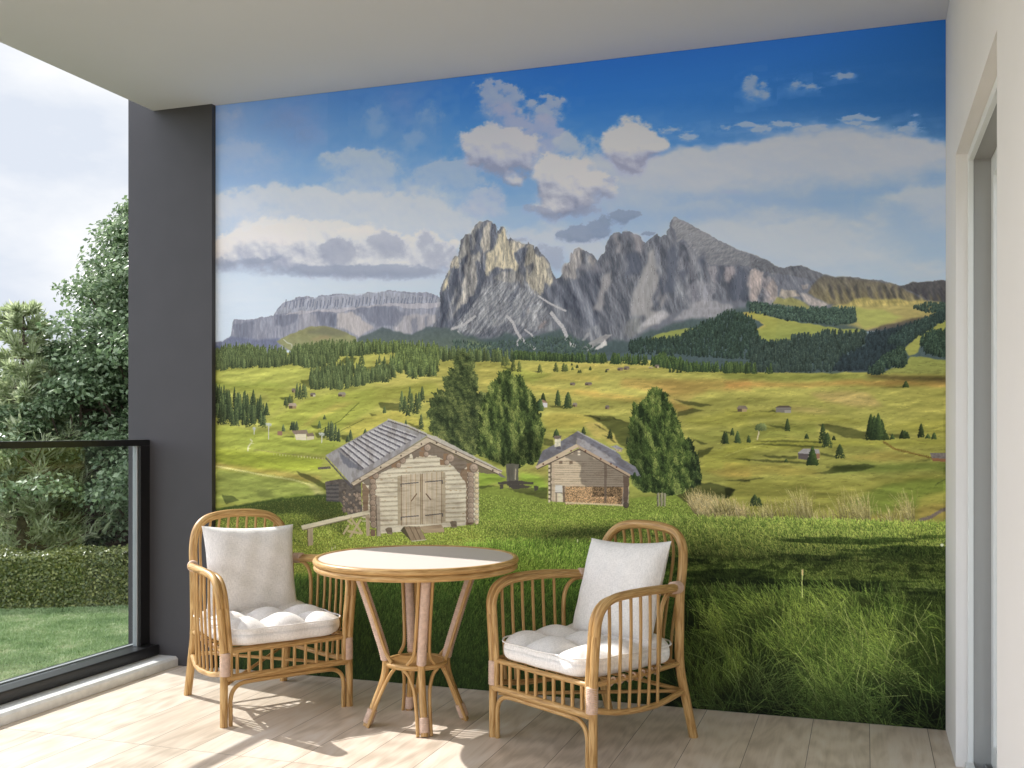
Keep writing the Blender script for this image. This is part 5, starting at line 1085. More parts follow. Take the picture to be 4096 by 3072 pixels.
trees(CE((830, 590), (860, 600), (890, 590), (910, 580), (760, 640), (720, 660)), (60, 62, 58, 50, 34, 30), 22, FD, FL, 200)
trees(CE((1860, 720), (1890, 740), (1940, 700), (1960, 740), (2000, 750), (2030, 700), (2060, 630), (1690, 735), (1920, 760), (1100, 795), (1050, 885), (1900, 870), (1500, 940)), (82, 70, 90, 80, 84, 70, 62, 24, 24, 14, 28, 26, 18), (26, 26, 26, 26, 26, 24, 24, 14, 20, 12, 16, 13, 14), FD, (108, 122, 74), 260, .3)
trees(CE((695, 915), (780, 905), (800, 910), (825, 908), (1140, 1000), (1165, 1005), (1180, 1010), (1210, 1010), (1240, 1015), (1110, 960), (1355, 1000), (1330, 1020), (2050, 900)), (26, 34, 36, 36, 70, 76, 72, 66, 50, 34, 38, 26, 62), (16, 20, 18, 18, 20, 22, 20, 20, 16, 16, 18, 20, 24), (56, 68, 50), (112, 124, 80), 220, .3)
trees(CF((900, 340), (960, 345), (1170, 357), (1335, 345), (1415, 348), (1440, 340), (800, 285), (840, 280), (1505, 322), (1585, 352), (1685, 325), (1550, 300), (1568, 352), (1498, 275)), (42, 44, 34, 36, 36, 28, 36, 36, 10, 10, 11, 9, 8, 7), (22, 20, 20, 22, 20, 16, 22, 22, 8, 9, 8, 7, 6, 5), (60, 68, 42), (112, 120, 66), 200, .5)
trees(CF((1205, 690), (1180, 740), (1355, 690), (1460, 720), (1340, 1010), (1615, 985)), (50, 44, 62, 66, 30, 26), (26, 22, 26, 40, 26, 14), (48, 62, 42), (96, 110, 62), 420, .35)
trees(CG((75, 850), (310, 890), (1320, 935), (1390, 858), (1437, 928), (1535, 922), (462, 935), (135, 280), (275, 300), (20, 262)), (28, 38, 48, 26, 46, 26, 28, 11, 10, 9), (18, 22, 26, 14, 26, 14, 8, 8, 7, 7), (44, 54, 36), (84, 92, 52), 300, .2)
trees(CH((1600, 435), (65, 858), (110, 928), (10, 932), (210, 920), (552, 820), (722, 888), (865, 930), (905, 970), (962, 900), (1015, 1065), (1430, 900), (1480, 895), (1570, 888), (1610, 886), (1590, 885), (1735, 878), (1795, 885), (1850, 892), (300, 1488), (262, 1488), (540, 1095)), (24, 26, 46, 44, 22, 48, 18, 76, 60, 14, 56, 24, 20, 32, 24, 30, 54, 16, 24, 34, 46, 10), (22, 12, 22, 20, 13, 20, 14, 32, 42, 12, 40, 20, 16, 22, 20, 20, 24, 18, 18, 24, 44, 10), (40, 52, 34), (84, 98, 54), 520, .3)
trees(CH((1290, 898), (1320, 900), (1355, 900), (1385, 898)), (102, 96, 106, 80), 38, (34, 46, 30), (76, 92, 50), 900, .25)
# wind-bent bare tree
line(CH((285, 905), (292, 870), (300, 845), (296, 810)), 2.5, (196, 184, 150)); trees(CH((290, 812), (318, 822), (340, 815)), (22, 30, 26), (22, 34, 26), (84, 96, 62), (134, 142, 88), 260, 1.)
# small huts far off
def hut(u, v, w, h, rf=(118, 108, 100), wl=(142, 122, 98), dkw=(92, 78, 64)):
    w /= 2; paint([(u-w, v-h*.55), (u-w, v), (u+w*.3, v), (u+w*.3, v-h*.55)], dkw); paint([(u+w*.0, v-h*.6), (u+w*.0, v+1), (u+w, v), (u+w, v-h*.5)], wl); paint([(u-w*1.25, v-h*.5), (u-w*.7, v-h), (u+w*.8, v-h), (u+w*1.3, v-h*.45)], rf, tex=.1, tx=(3, 3))
for p, w, h, k in ((CE((795, 540)), 14, 17, {}), (CE((985, 578)), 20, 15, dict(wl=(196, 184, 160))), (CE((1270, 580)), 28, 18, dict(rf=(150, 142, 126), wl=(150, 132, 100))), (CE((785, 698)), 30, 22, dict(rf=(176, 158, 138), wl=(156, 134, 96))), (CF((1505, 487)), 20, 11, {}), (CF((1668, 487)), 26, 13, {}),
                   (CF((1530, 705)), 18, 16, dict(rf=(140, 130, 116))), (CG((285, 632)), 16, 15, {}), (CG((400, 290)), 22, 12, {}), (CG((455, 284)), 20, 14, {}), (CG((725, 268)), 16, 14, dict(wl=(190, 170, 140))), (CG((670, 270)), 16, 6, dict(rf=(190, 180, 150))), (CG((290, 288)), 10, 6, {}), (CG((1480, 655)), 36, 23, dict(wl=(160, 140, 104), rf=(124, 112, 96)))):
    hut(p[0][0], p[0][1], w, h, **k)
hut(*CH((150, 655))[0], 36, 24, wl=(164, 142, 104), rf=(124, 112, 96)); 
paint(CH((450, 615), (585, 615), (585, 665), (450, 660)), (118, 112, 104), tex=.12, tx=(40, 2)); paint(CH((528, 640), (585, 640), (585, 665), (528, 666)), (150, 144, 132)); paint(CH((440, 618), (480, 602), (560, 600), (595, 618)), (86, 76, 66))
paint(CH((645, 1020), (740, 1020), (738, 1085), (648, 1072)), (88, 80, 78), tex=.12, tx=(30, 2)); paint(CH((800, 1010), (838, 1025), (838, 1070), (800, 1070)), (140, 104, 80)); paint(CH((640, 1022), (690, 983), (830, 985), (840, 1026), (740, 1030)), (150, 144, 142), tex=.14, tx=(3, 3)); paint(CH((735, 1085), (735, 1045), (760, 1080), (840, 1068), (838, 1074)), (190, 176, 150))
trees(CH((775, 1122), (772, 1122)), 74, 42, (38, 52, 32), (80, 98, 50), 900)
paint(CH((1830, 1066), (1970, 1070), (1970, 1098), (1838, 1094)), (128, 90, 64), tex=.1, tx=(40, 2)); paint(CH((1812, 1018), (1970, 1020), (1970, 1072), (1830, 1066)), (112, 104, 100), tex=.2, tx=(3, 4))
paint(CF((1185, 645), (1250, 665), (1250, 712), (1200, 715)), (206, 200, 196)); paint(CF((1180, 660), (1195, 630), (1235, 650), (1250, 668)), (150, 120, 100)); trees(CF((1180, 742), (1168, 740)), 46, 26, (42, 56, 38), (84, 98, 56), 400, .3)
paint(CE((805, 945), (920, 945), (922, 1010), (820, 1005)), (216, 206, 176), tex=.06, tx=(30, 3)); paint(CE((775, 915), (925, 905), (940, 945), (800, 950)), (138, 122, 106), tex=.08, tx=(3, 3)); paint(CE((925, 955), (998, 965), (996, 1000), (925, 1010)), (206, 194, 160)); paint(CE((922, 945), (985, 935), (1002, 968), (925, 972)), (130, 114, 96)); paint(CE((637, 920), (685, 920), (685, 962), (637, 960)), (150, 116, 96))
for (x_, y0_, y1_, wd) in ((550, 840, 1000, 55), (408, 880, 952, 30), (1073, 935, 1035, 55)):
    line(CE((x_, y1_), (x_+2, y0_)), 2.6, (196, 196, 180)); line(CE((x_-wd*.5, y0_+6), (x_+wd*.5, y0_+12)), 3, (190, 194, 182), .8); line(CE((x_-wd*.4, y0_+22), (x_+wd*.45, y0_+26)), 2.2, (176, 182, 170), .8)
for x_ in range(600, 1100, 30): line(CE((x_, 1140+(x_-600)*.09), (x_, 1155+(x_-600)*.09)), 1, (200, 196, 150))

# --- near ground
n0 = [(800, 2040), (1000, 2015), (1180, 1975), (1330, 1985), (1500, 2010), (1880, 1960), (1990, 1945), (2150, 1990), (2230, 2010), (2550, 1990), (2700, 1975), (2740, 2010), (2900, 2050), (3050, 2062), (3300, 2080), (3900, 2095)]
paint(n0+[(3900, 3100), (800, 3100)], (134, 146, 66), 1, 4, 12, 1, .16, (5, 4), col2=(46, 64, 28))
B8 = lambda *p: K(850, 1900, 3.403, *p); B5 = lambda *p: K(1150, 1650, 2.458, *p); B6 = lambda *p: K(2050, 1700, 2.765, *p); B7 = lambda *p: K(2650, 2000, 1.746, *p); BT = lambda *p: K(1150, 2050, 1.623, *p)
paint([(850, 2160), (1300, 2100), (1700, 2090), (1980, 2110), (1950, 2230), (1500, 2260), (1100, 2330), (850, 2360)], (150, 152, 66), .8, 10, 30, 8, .22, (3, 3))
paint([(1980, 2030), (2300, 2060), (2700, 2040), (2760, 2090), (2650, 2160), (2300, 2180), (1950, 2190), (1900, 2100)], (122, 146, 58), .75, 8, 30, 8, .18, (4, 3))
paint([(1900, 2210), (2200, 2190), (2500, 2180), (2660, 2170), (2700, 2400), (2000, 2380), (1700, 2300)], (112, 138, 56), .55, 20, 40, 26, .24, (3, 6))
def sh2(T, a=.75, c=(.42, .47, .45), soft=4, warp=8): paint(T, c, a, warp, 16, soft, mul=True)
sh2(B8((-60, 480), (300, 420), (800, 330), (1540, 255), (1680, 300), (1760, 420), (1830, 560), (1500, 600), (1300, 550), (1120, 515), (830, 540), (400, 560), (-60, 620)), .85, (.44, .50, .52), 2, 4)
sh2(B8((980, 700), (1500, 590), (1850, 570), (1800, 640), (1300, 700), (1000, 755)), .85, (.44, .50, .48), 1, 3); sh2(B8((1020, 830), (1120, 860), (1290, 960), (1240, 965), (1060, 880)), .85, soft=1, warp=2); sh2(B8((1560, 680), (1800, 700), (1860, 840), (1760, 800)), .75, soft=1, warp=3)
sh2([(2150, 2120), (2450, 2105), (2700, 2090), (2760, 2110), (2500, 2150), (2200, 2155)], .5); sh2([(1900, 2110), (2250, 2115), (2560, 2110), (2520, 2150), (2250, 2160), (2080, 2165)], .35)
sh2([(2100, 2160), (2300, 2118), (2450, 2108), (2500, 2150), (2350, 2180), (2150, 2195)], .55)
sh2([(2500, 2200), (2800, 2180), (3100, 2210), (3400, 2230), (3800, 2260), (3800, 2330), (3300, 2290), (2900, 2260), (2560, 2250)], .6, soft=9)
sh2([(2650, 2060), (2800, 2050), (3000, 2066), (3150, 2090), (3000, 2100), (2700, 2085)], .5); sh2([(2750, 2300), (3100, 2330), (3400, 2310), (3800, 2400), (3800, 2450), (3300, 2390), (2800, 2400)], .45)
sh2([(850, 2330), (1300, 2330), (1700, 2380), (2100, 2400), (2750, 2400), (2850, 2600), (2800, 3000), (850, 3000)], .34, (.42, .52, .40), 40, 30)
sh2([(2750, 2420), (2900, 2440), (3000, 2520), (3050, 2650), (3250, 2750), (3790, 2800), (3790, 3000), (2600, 3000)], .65, (.30, .36, .28), 30, 30)
sh2([(2560, 2190), (3000, 2110), (3300, 2140), (3800, 2160), (3800, 2420), (3200, 2400), (2500, 2420)], .40, (.62, .68, .60), 34, 20)

# --- grass blades, far to near
def blades(n, reg, h, lean, c_lo, c_hi, w=1.4, bend=.5, pw=1.0, shade=True, nseg=20):
    P = np.array(reg); U = []; V = []
    u0, v0 = P.min(0); u1, v1 = P.max(0)
    while sum(map(len, U)) < n:
        a_ = rs.uniform(u0, u1, n); b_ = v0+(v1-v0)*rs.rand(n)**pw; ok = inside(P, a_, b_); U.append(a_[ok]); V.append(b_[ok])
    U = np.concatenate(U)[:n]; V = np.concatenate(V)[:n]; o = np.argsort(V); U = U[o]; V = V[o]
    x, y = T2(U, V); s = Sc(U); hh = rs.uniform(h[0], h[1], n)*s; an = rs.normal(lean[0], lean[1], n)
    P0 = np.stack([x, y], 1); d = np.stack([np.sin(an), -np.cos(an)], 1); P1 = P0+d*hh[:, None]*.55; an2 = an+rs.normal(np.sign(lean[0]+1e-3)*bend*.6, bend, n); P2 = P1+np.stack([np.sin(an2), -np.cos(an2)], 1)*hh[:, None]*.55
    yi = np.clip(y.astype(int), 0, MH-1); xi = np.clip(x.astype(int), 0, MW-1)
    t = rs.rand(n, 1)**1.5; c = np.array(c_lo)*(1-t)+np.array(c_hi)*t
    if shade:      # follow the broad light and dark of the ground beneath
        L_ = LUM[yi, xi][:, None]; c = c*np.clip(L_, .25, 1.6)
    strokes(P0.astype(F4), P1.astype(F4), P2.astype(F4), (w*rs.uniform(.7, 1.3, n)).astype(F4), (c*.55).astype(F4), c.astype(F4), nseg)
def lum(ref, k=14):
    g = CV.mean(2); return blur(blur(g, k), k)/ref
LUM = lum(76.)
allg = [(850, 2300), (1400, 2200), (1900, 2150), (2600, 2110), (3790, 2110), (3790, 2930), (850, 2930)]
blades(15000, [(850, 2050), (1180, 1995), (1900, 1975), (2250, 2018), (2700, 2000), (2900, 2060), (3790, 2100), (3790, 2130), (2700, 2110), (850, 2120)], (3, 8), (.1, .5), (104, 120, 50), (164, 172, 86), 1.1, .5, nseg=6)
blades(26000, [(850, 2080), (1300, 2060), (1980, 2080), (2700, 2080), (2700, 2240), (850, 2330)], (4, 10), (.1, .5), (100, 116, 46), (172, 176, 90), 1.2, .5, nseg=8)
blades(16000, [(2720, 2060), (3790, 2100), (3790, 2440), (2480, 2400)], (8, 20), (-.15, .5), (84, 104, 40), (170, 182, 88), 1.3, .5, nseg=12)
blades(9000, [(1850, 2190), (2150, 2170), (2700, 2190), (2750, 2330), (1800, 2350)], (16, 36), (.15, .35), (76, 104, 34), (172, 192, 90), 1.6, .4, nseg=18)
blades(1500, [(2700, 2330), (3790, 2350), (3790, 2420), (2700, 2400)], (20, 44), (-.1, .4), (90, 112, 46), (176, 190, 104), 1.6, .4)
# --- big trees by the huts
def foliage(T, dark, midc, lit_, clump=26, warp=9, n=2600, ln=9, bias=0., seed=1, up_=1.0, vstr=1.35):
    r_ = mask(T, warp, 9, 0)
    m, x0, x1, y0, y1 = r_; w, h = x1-x0, y1-y0
    a = fbm(w, h, clump, clump*vstr, 3, seed, .55); b = fbm(w, h, 7, 8, 3, seed+5, .6); k = 7
    d = np.zeros_like(a); d[k:, :-k] = a[k:, :-k]-a[:-k, k:]        # light from the upper right
    d2 = np.zeros_like(b); d2[2:, :-2] = b[2:, :-2]-b[:-2, 2:]
    gx = np.linspace(-1, 1, w, dtype=F4)[None]; big = -.0*gx
    l = np.clip(.46+d*2.5+d2*.6+(b-.5)*.6+gx*bias+big, 0, 1)
    c = np.where((l < .5)[..., None], np.array(dark, F4)+(np.array(midc, F4)-np.array(dark, F4))*(l*2)[..., None], np.array(midc, F4)+(np.array(lit_, F4)-np.array(midc, F4))*(l*2-1)[..., None])
    R_ = CV[y0:y1, x0:x1]; mm = m[..., None] > .5; R_[:] = np.where(mm, c, R_)
    ys, xs = np.nonzero(m > .5); i = rs.randint(0, len(xs), n); x = xs[i]; y = ys[i]
    P0 = np.stack([x+x0, y+y0], 1).astype(F4); an = rs.normal(0, .55, n); q = rs.uniform(.5, 1.2, n)*ln; P2 = P0+np.stack([np.sin(an)*q, -np.cos(an)*q*up_], 1).astype(F4)
    cc = c[y, x]*rs.uniform(.9, 1.15, n)[:, None]+3; strokes(P0, ((P0+P2)/2).astype(F4), P2, np.full(n, 2.2, F4), (cc*.85).astype(F4), cc.astype(F4), 10)
foliage(CG((985, 1000), (1010, 865), (1050, 980), (1090, 1100), (1115, 1200), (1110, 1290), (1030, 1330), (960, 1340)), (34, 44, 28), (60, 76, 42), (92, 108, 58), 12, 7, 700, 7, seed=9)
spr = CF((400, 140), (440, 160), (470, 220), (520, 250), (500, 330), (545, 460), (520, 560), (570, 560), (640, 560), (600, 700), (600, 1000), (560, 1200), (470, 1200), (300, 1120), (120, 1010), (30, 940), (60, 860), (0, 760), (60, 700), (20, 640), (90, 620), (60, 560), (150, 580), (110, 530), (210, 560), (180, 400), (240, 380), (230, 330), (290, 330), (290, 200), (340, 190))
foliage(spr, (46, 58, 36), (88, 100, 58), (138, 146, 84), 34, 10, 9000, 6, .05, 21, .35, 1.1)
foliage(CF((560, 700), (640, 640), (720, 480), (760, 440), (700, 900), (620, 1200), (540, 1180)), (34, 46, 28), (62, 78, 40), (96, 110, 58), 20, 10, 1500, 8, seed=31)
pn = CF((830, 345), (870, 370), (900, 400), (970, 385), (1010, 440), (1040, 520), (1080, 560), (1120, 620), (1150, 720), (1180, 830), (1180, 900), (1215, 960), (1210, 1040), (1190, 1120), (1170, 1230), (1100, 1290), (980, 1300), (940, 1340), (880, 1310), (780, 1300), (640, 1240), (560, 1200), (570, 1100), (560, 1000), (590, 880), (570, 760), (600, 640), (650, 560), (660, 500), (720, 430), (760, 370))
foliage(pn, (44, 58, 32), (92, 110, 56), (160, 170, 92), 24, 7, 7000, 10, -.05, 41, 1., 1.9)
paint(CF((980, 1000), (1100, 950), (1200, 1050), (1190, 1200), (1080, 1290), (900, 1310), (700, 1290), (600, 1220), (800, 1200), (900, 1180)), (.58, .60, .58), .8, 10, 24, 6, mul=True)
paint(CF((825, 1290), (960, 1290), (950, 1400), (955, 1480), (980, 1530), (860, 1530), (830, 1440)), (98, 94, 82), 1, 2, 8, 0, .2, (5, 40)); line(CF((925, 1340), (920, 1450)), 2, (180, 168, 140), .5)
for p in (((745, 1480), (830, 1465), (960, 1460), (1105, 1480), (1105, 1500), (1030, 1500), (745, 1495)), ((760, 1495), (800, 1495), (800, 1545), (765, 1545)), ((1110, 1510), (1160, 1515), (1150, 1560), (1120, 1560)), ((830, 1500), (1000, 1500), (1100, 1530), (900, 1550))): paint(CF(*p), (74, 68, 62), .95, 2, 6)
p3 = CG((700, 445), (740, 450), (760, 500), (800, 500), (830, 570), (850, 600), (880, 660), (920, 760), (960, 880), (1000, 960), (1020, 1060), (1040, 1180), (1035, 1290), (990, 1350), (920, 1400), (820, 1400), (720, 1370), (600, 1370), (530, 1320), (500, 1260), (520, 1180), (490, 1090), (455, 1010), (490, 900), (480, 800), (510, 700), (500, 600), (540, 590), (560, 620), (580, 560), (640, 530), (660, 480))
foliage(p3, (40, 54, 30), (84, 104, 50), (150, 162, 86), 22, 7, 8000, 10, -.02, 61, 1., 1.9)
paint(CG((480, 800), (560, 700), (620, 900), (600, 1150), (640, 1300), (560, 1350), (500, 1250), (520, 1150), (460, 1020)), (.62, .66, .68), .75, 8, 24, 5, mul=True)
for x_ in (735, 765, 792): paint(CG((x_-13, 1380), (x_+11, 1370), (x_+10, 1490), (x_-11, 1495)), (158, 150, 122), 1, 1.5, 8, 0, .2, (3, 30)); paint(CG((x_-13, 1380), (x_-6, 1380), (x_-4, 1490), (x_-11, 1495)), (70, 68, 52), .8, 1, 6)

# --- left log hut
HB = B5
paint(HB((370, 680), (530, 650), (720, 690), (735, 1000), (590, 1005), (520, 880), (380, 860)), (96, 88, 80), 1, 3, 8, 0, .3, (10, 6))
for _ in range(34):
    x_, y_ = rs.uniform(540, 715), rs.uniform(780, 985)
    if y_ > 700+(720-x_)*.5: disc(*HB((x_, y_))[0], rs.uniform(5, 9), rs.choice([118, 134, 150])*np.array((1, .88, .76)), .5)
for k in range(9): line(HB((380, 720+k*18), (500, 712+k*20)), 3, (70+k % 2*28, 68+k % 2*26, 68+k % 2*22), .8)
wall = HB((735, 680), (900, 580), (1395, 300), (1780, 500), (1880, 560), (1880, 1070), (1740, 1110), (920, 1190), (735, 1000)); paint(wall, (214, 203, 178), 1, 0, 14, 0, .05, (40, 5))
for k in range(20):      # logs of the gable wall: each rounded, lit from above
    y = 350+k*46; 
    for dy, c_ in ((0, (158, 144, 120)), (5, (198, 185, 158)), (40, (192, 179, 152))):
        xl = max(735, 1395-(y-300)*1.78) if y < 690 else 735; xr = min(1880, 1395+(y-300)*1.9) if y < 560 else (1880 if y < 1070 else 1740)
        if y > 1010: xl = 900
        if y+dy > 1195-(xr-900)*.09: continue
        line(HB((xl, y+dy+(1395-xl)*.05), (xr, y+dy-(xr-1395)*.045)), 1.2 if dy in (0,) else 1.8, c_, .2)
for _ in range(90):
    x_, y_ = rs.uniform(800, 1860), rs.uniform(430, 1090); line(HB((x_, y_), (x_+rs.uniform(4, 26), y_-1)), 1, (176, 146, 104), .3)
paint(HB((1395, 290), (2085, 610), (1880, 590), (1760, 540), (1700, 610), (1640, 540), (1460, 420), (1300, 420), (1240, 460), (1210, 380)), (112, 98, 84), .85, 4, 10, 0, .1)
paint(HB((640, 720), (880, 590), (1200, 400), (1200, 440), (1060, 530), (900, 600), (840, 700), (860, 900), (810, 1000), (800, 720), (740, 690)), (112, 100, 86), .85, 3, 10, 0, .1)
for p in (((1700, 560), (1770, 560), (1770, 1110), (1750, 1110), (1760, 700), (1700, 620)), ((735, 690), (760, 700), (800, 760), (790, 1000), (738, 1000))): paint(HB(*p), (124, 100, 78), .85, 4, 8)
for y in range(560, 1110, 51): disc(*HB((1800, y))[0], 14.5, (162, 142, 122)); disc(*HB((1858, y+8))[0], 9.5, (212, 194, 156))
for y in range(625, 1150, 53): disc(*HB((840+6*math.sin(y), y))[0], 14, (156, 136, 116))
paint(HB((815, 1150), (862, 1150), (862, 1215), (815, 1215)), (120, 96, 78)); paint(HB((1765, 1085), (1830, 1080), (1815, 1100), (1770, 1105)), (110, 90, 70))
for x_, y_, r_ in ((1375, 345, 38), (1362, 410, 27), (1132, 470, 33), (1090, 518, 27), (1600, 447, 44), (1565, 490, 28), (865, 622, 34), (1830, 545, 46)):
    paint(HB((x_-70, y_-r_), (x_, y_-r_), (x_, y_+r_), (x_-66, y_+r_*.8)), (140, 112, 86), 1, 1, 6); disc(*HB((x_, y_))[0], r_/2.458, (166, 146, 126))
# door
paint(HB((1080, 622), (1550, 588), (1552, 1070), (1083, 1112)), (176, 160, 132), 1, 0, 8, 0, .12, (3, 40))
paint(HB((1122, 616), (1304, 602), (1306, 1098), (1124, 1112)), (194, 178, 152), 1, 0, 8, 0, .10, (3, 60)); paint(HB((1326, 600), (1510, 588), (1514, 1088), (1326, 1100)), (194, 178, 152), 1, 0, 8, 0, .10, (3, 60))
for x_ in (1120, 1306, 1324, 1512): line(HB((x_, 616-(x_-1120)*.075), (x_+2, 1110-(x_-1120)*.06)), 1.4, (132, 108, 80))
for x_ in (1165, 1210, 1258, 1370, 1418, 1465): line(HB((x_, 612-(x_-1120)*.075), (x_+2, 1108-(x_-1120)*.06)), .8, (172, 146, 112))
for p in (((1115, 704), (1285, 688)), ((1355, 683), (1520, 668)), ((1118, 1030), (1290, 1015)), ((1355, 1012), (1520, 994)), ((1113, 700), (1115, 730)), ((1520, 665), (1522, 698)), ((1116, 1028), (1116, 1060)), ((1522, 992), (1523, 1022))): line(HB(*p), 2.2, (86, 80, 78))
line(HB((1215, 870), (1270, 797)), 2.4, (112, 88, 66)); line(HB((1360, 797), (1408, 858)), 2.4, (98, 76, 60))
# roof
paint(HB((372, 420), (985, 72), (1372, 228), (622, 700)), (158, 154, 152), 1, 0, 8, 0, .10, (3, 16))
paint(HB((520, 352), (930, 126), (1262, 243), (745, 552)), (184, 180, 178), 1, 0, 8, 0, .14, (3, 10))
q = lambda a, b, t: (a[0]+(b[0]-a[0])*t, a[1]+(b[1]-a[1])*t)
for k in range(11):
    t = k/10.0; a_ = q((520, 352), (930, 126), t); b_ = q((745, 552), (1262, 243), t)
    line(HB(a_, q(a_, b_, .5), b_), 4.6, (92, 88, 94), 1.1); line(HB((a_[0]+9, a_[1]-9), (b_[0]+9, b_[1]-9)), 2, (206, 202, 198), .7)
paint(HB((500, 380), (740, 556), (700, 560), (600, 540), (540, 480)), (.66, .68, .74), .8, 5, 8, 1, mul=True)
paint(HB((622, 690), (1374, 236), (1400, 292), (652, 722)), (196, 180, 154), 1, 0, 8, 0, .06, (30, 4)); line(HB((622, 692), (1374, 238)), 1.6, (128, 118, 110)); line(HB((650, 722), (1398, 294)), 1.8, (104, 88, 74))
paint(HB((1362, 205), (1470, 238), (2112, 572), (2100, 590), (1374, 240)), (184, 176, 162), 1, 1.5, 8, 0, .12, (4, 4)); paint(HB((1376, 240), (2110, 580), (2086, 612), (1396, 292)), (200, 184, 158), 1, 0, 8, 0, .06, (30, 4)); line(HB((1376, 246), (2108, 584)), 1.4, (120, 106, 92)); line(HB((1398, 294), (2086, 613)), 1.8, (96, 82, 68))
line(HB((985, 70), (1180, 130), (1365, 212)), 5, (190, 184, 176), 1); line(HB((985, 80), (1180, 142), (1365, 224)), 2, (92, 86, 84), .8)
line(HB((372, 445), (500, 590), (630, 735)), 3.4, (82, 78, 84), .6); line(HB((300, 548), (420, 540)), 6, (92, 84, 80), .5)
for x_, y_ in ((1315, 308), (1115, 424), (915, 538), (712, 655), (1465, 298), (1655, 388), (1838, 478), (2018, 566)): disc(*HB((x_, y_))[0], 3.6, (96, 80, 68), .8)
paint(HB((2085, 590), (2150, 640), (2100, 635), (2070, 610)), (120, 112, 108))
# steps, beam, post, sawhorse
paint(HB((1300, 1120), (1510, 1100), (1540, 1150), (1540, 1175), (1340, 1186)), (172, 150, 120), 1, 0, 8, 0, .08, (30, 3)); paint(HB((1145, 1118), (1300, 1118), (1360, 1248), (1215, 1262)), (150, 130, 104), 1, 0, 8, 0, .12, (6, 20)); paint(HB((1110, 1160), (1145, 1118), (1215, 1262), (1180, 1230)), (84, 76, 56))
line(HB((1198, 1120), (1265, 1256)), 1.2, (104, 88, 70)); line(HB((1250, 1120), (1312, 1252)), 1.2, (104, 88, 70)); line(HB((1220, 1266), (1362, 1250)), 2, (196, 188, 160))
for x_, y_ in ((1002, 1165), (1637, 1100)): paint(HB((x_-20, y_-34), (x_+20, y_-34), (x_+26, y_-15), (x_+26, y_+34), (x_-22, y_+30), (x_-42, y_-20)), (120, 106, 88), 1, 1, 6, 0, .15)
paint(HB((130, 1112), (300, 1072), (560, 1012), (795, 962), (800, 1002), (570, 1052), (300, 1115), (148, 1156)), (206, 194, 164), 1, 1, 10, 0, .10, (26, 4)); line(HB((150, 1156), (570, 1054), (800, 1004)), 1.8, (128, 114, 90))
paint(HB((193, 1146), (250, 1134), (250, 1300), (198, 1312)), (176, 158, 128), 1, 1, 8, 0, .14, (4, 40)); line(HB((196, 1148), (200, 1310)), 2, (116, 100, 80))
paint(HB((766, 1008), (808, 1004), (808, 1212), (776, 1216)), (170, 152, 124), 1, 1, 8, 0, .12, (3, 30)); paint(HB((868, 826), (904, 822), (916, 1214), (878, 1218)), (172, 158, 138), 1, 1, 8, 0, .12, (3, 30)); line(HB((868, 826), (878, 1216)), 1.8, (104, 90, 76))
for p in (((548, 1195), (600, 1110)), ((612, 1225), (720, 1050)), ((735, 1190), (620, 1030)), ((590, 1060), (640, 1100)), ((590, 1165), (735, 1190))): line(HB(*p), 6, (182, 164, 128), .5)
trees(HB((560, 1010), (2060, 1200)), 4, 4, (90, 100, 50), (130, 140, 70), 20)
def stain(T, sx, sy, k, t0=.5, t1=.7):
    m, x0, x1, y0, y1 = mask(T); w, h = x1-x0, y1-y0; q_ = m*ss(fbm(w, h, sx, sy, 5, sd(), .6), t0, t1)*k; R_ = CV[y0:y1, x0:x1]; R_ *= 1-q_[..., None]*np.array([.9, 1., 1.1], F4)
stain(wall, 44, 7, .11); stain(wall, 120, 90, .10); stain(HB((372, 420), (985, 72), (1372, 228), (622, 700)), 20, 30, .14, .45, .65); stain(HB((622, 690), (1374, 236), (2110, 580), (2086, 612), (1400, 292), (652, 722)), 24, 4, .12)
# --- right hut
HC = B6
paint(HC((400, 400), (735, 255), (1290, 560), (1285, 895), (440, 846), (398, 800)), (206, 188, 160), 1, 0, 8, 0, .06, (40, 3))
for k in range(12): line(HC((440, 400+k*25), (1280, 408+k*25)), 1.1, (172, 150, 122), .4)
paint(HC((600, 330), (735, 262), (1290, 565), (1280, 890), (1180, 880), (1180, 800), (1060, 770), (880, 740), (770, 660), (740, 560), (770, 470), (700, 400), (585, 350)), (.66, .66, .68), .9, 9, 16, 1, mul=True)
paint(HC((580, 680), (1225, 690), (1200, 882), (580, 856)), (176, 142, 104), 1, 1, 6, 0, .0)
xs_ = rs.uniform(582, 1205, 3400); ys_ = rs.uniform(682, 874, 3400); x, y = T2(2050+xs_/2.765, 1700+ys_/2.765); br_ = rs.choice([.52, .72, 1.0, 1.18, 1.32], 3400)[:, None]*np.where(((xs_ > 880) & (ys_ < 790)) | (xs_ > 1160), .58, 1.)[:, None]
for o_ in ((0, 0), (1, 0), (0, 1), (1, 1)): scat(x+o_[0], y+o_[1], (np.array((186, 152, 112), F4)*br_).astype(F4))
line(HC((580, 858), (900, 872), (1220, 888)), 4, (206, 186, 150), .4)
paint(HC((1015, 420), (1042, 430), (1040, 865), (1015, 862)), (104, 90, 78), .8); paint(HC((1225, 560), (1292, 570), (1270, 880), (1230, 880)), (96, 80, 68), .9, 3, 8)
paint(HC((396, 430), (430, 415), (430, 845), (396, 835)), (96, 84, 70), .9, 2, 8); 
for y in range(440, 840, 48): paint(HC((394, y), (416, y), (416, y+30), (396, y+30)), (206, 192, 164))
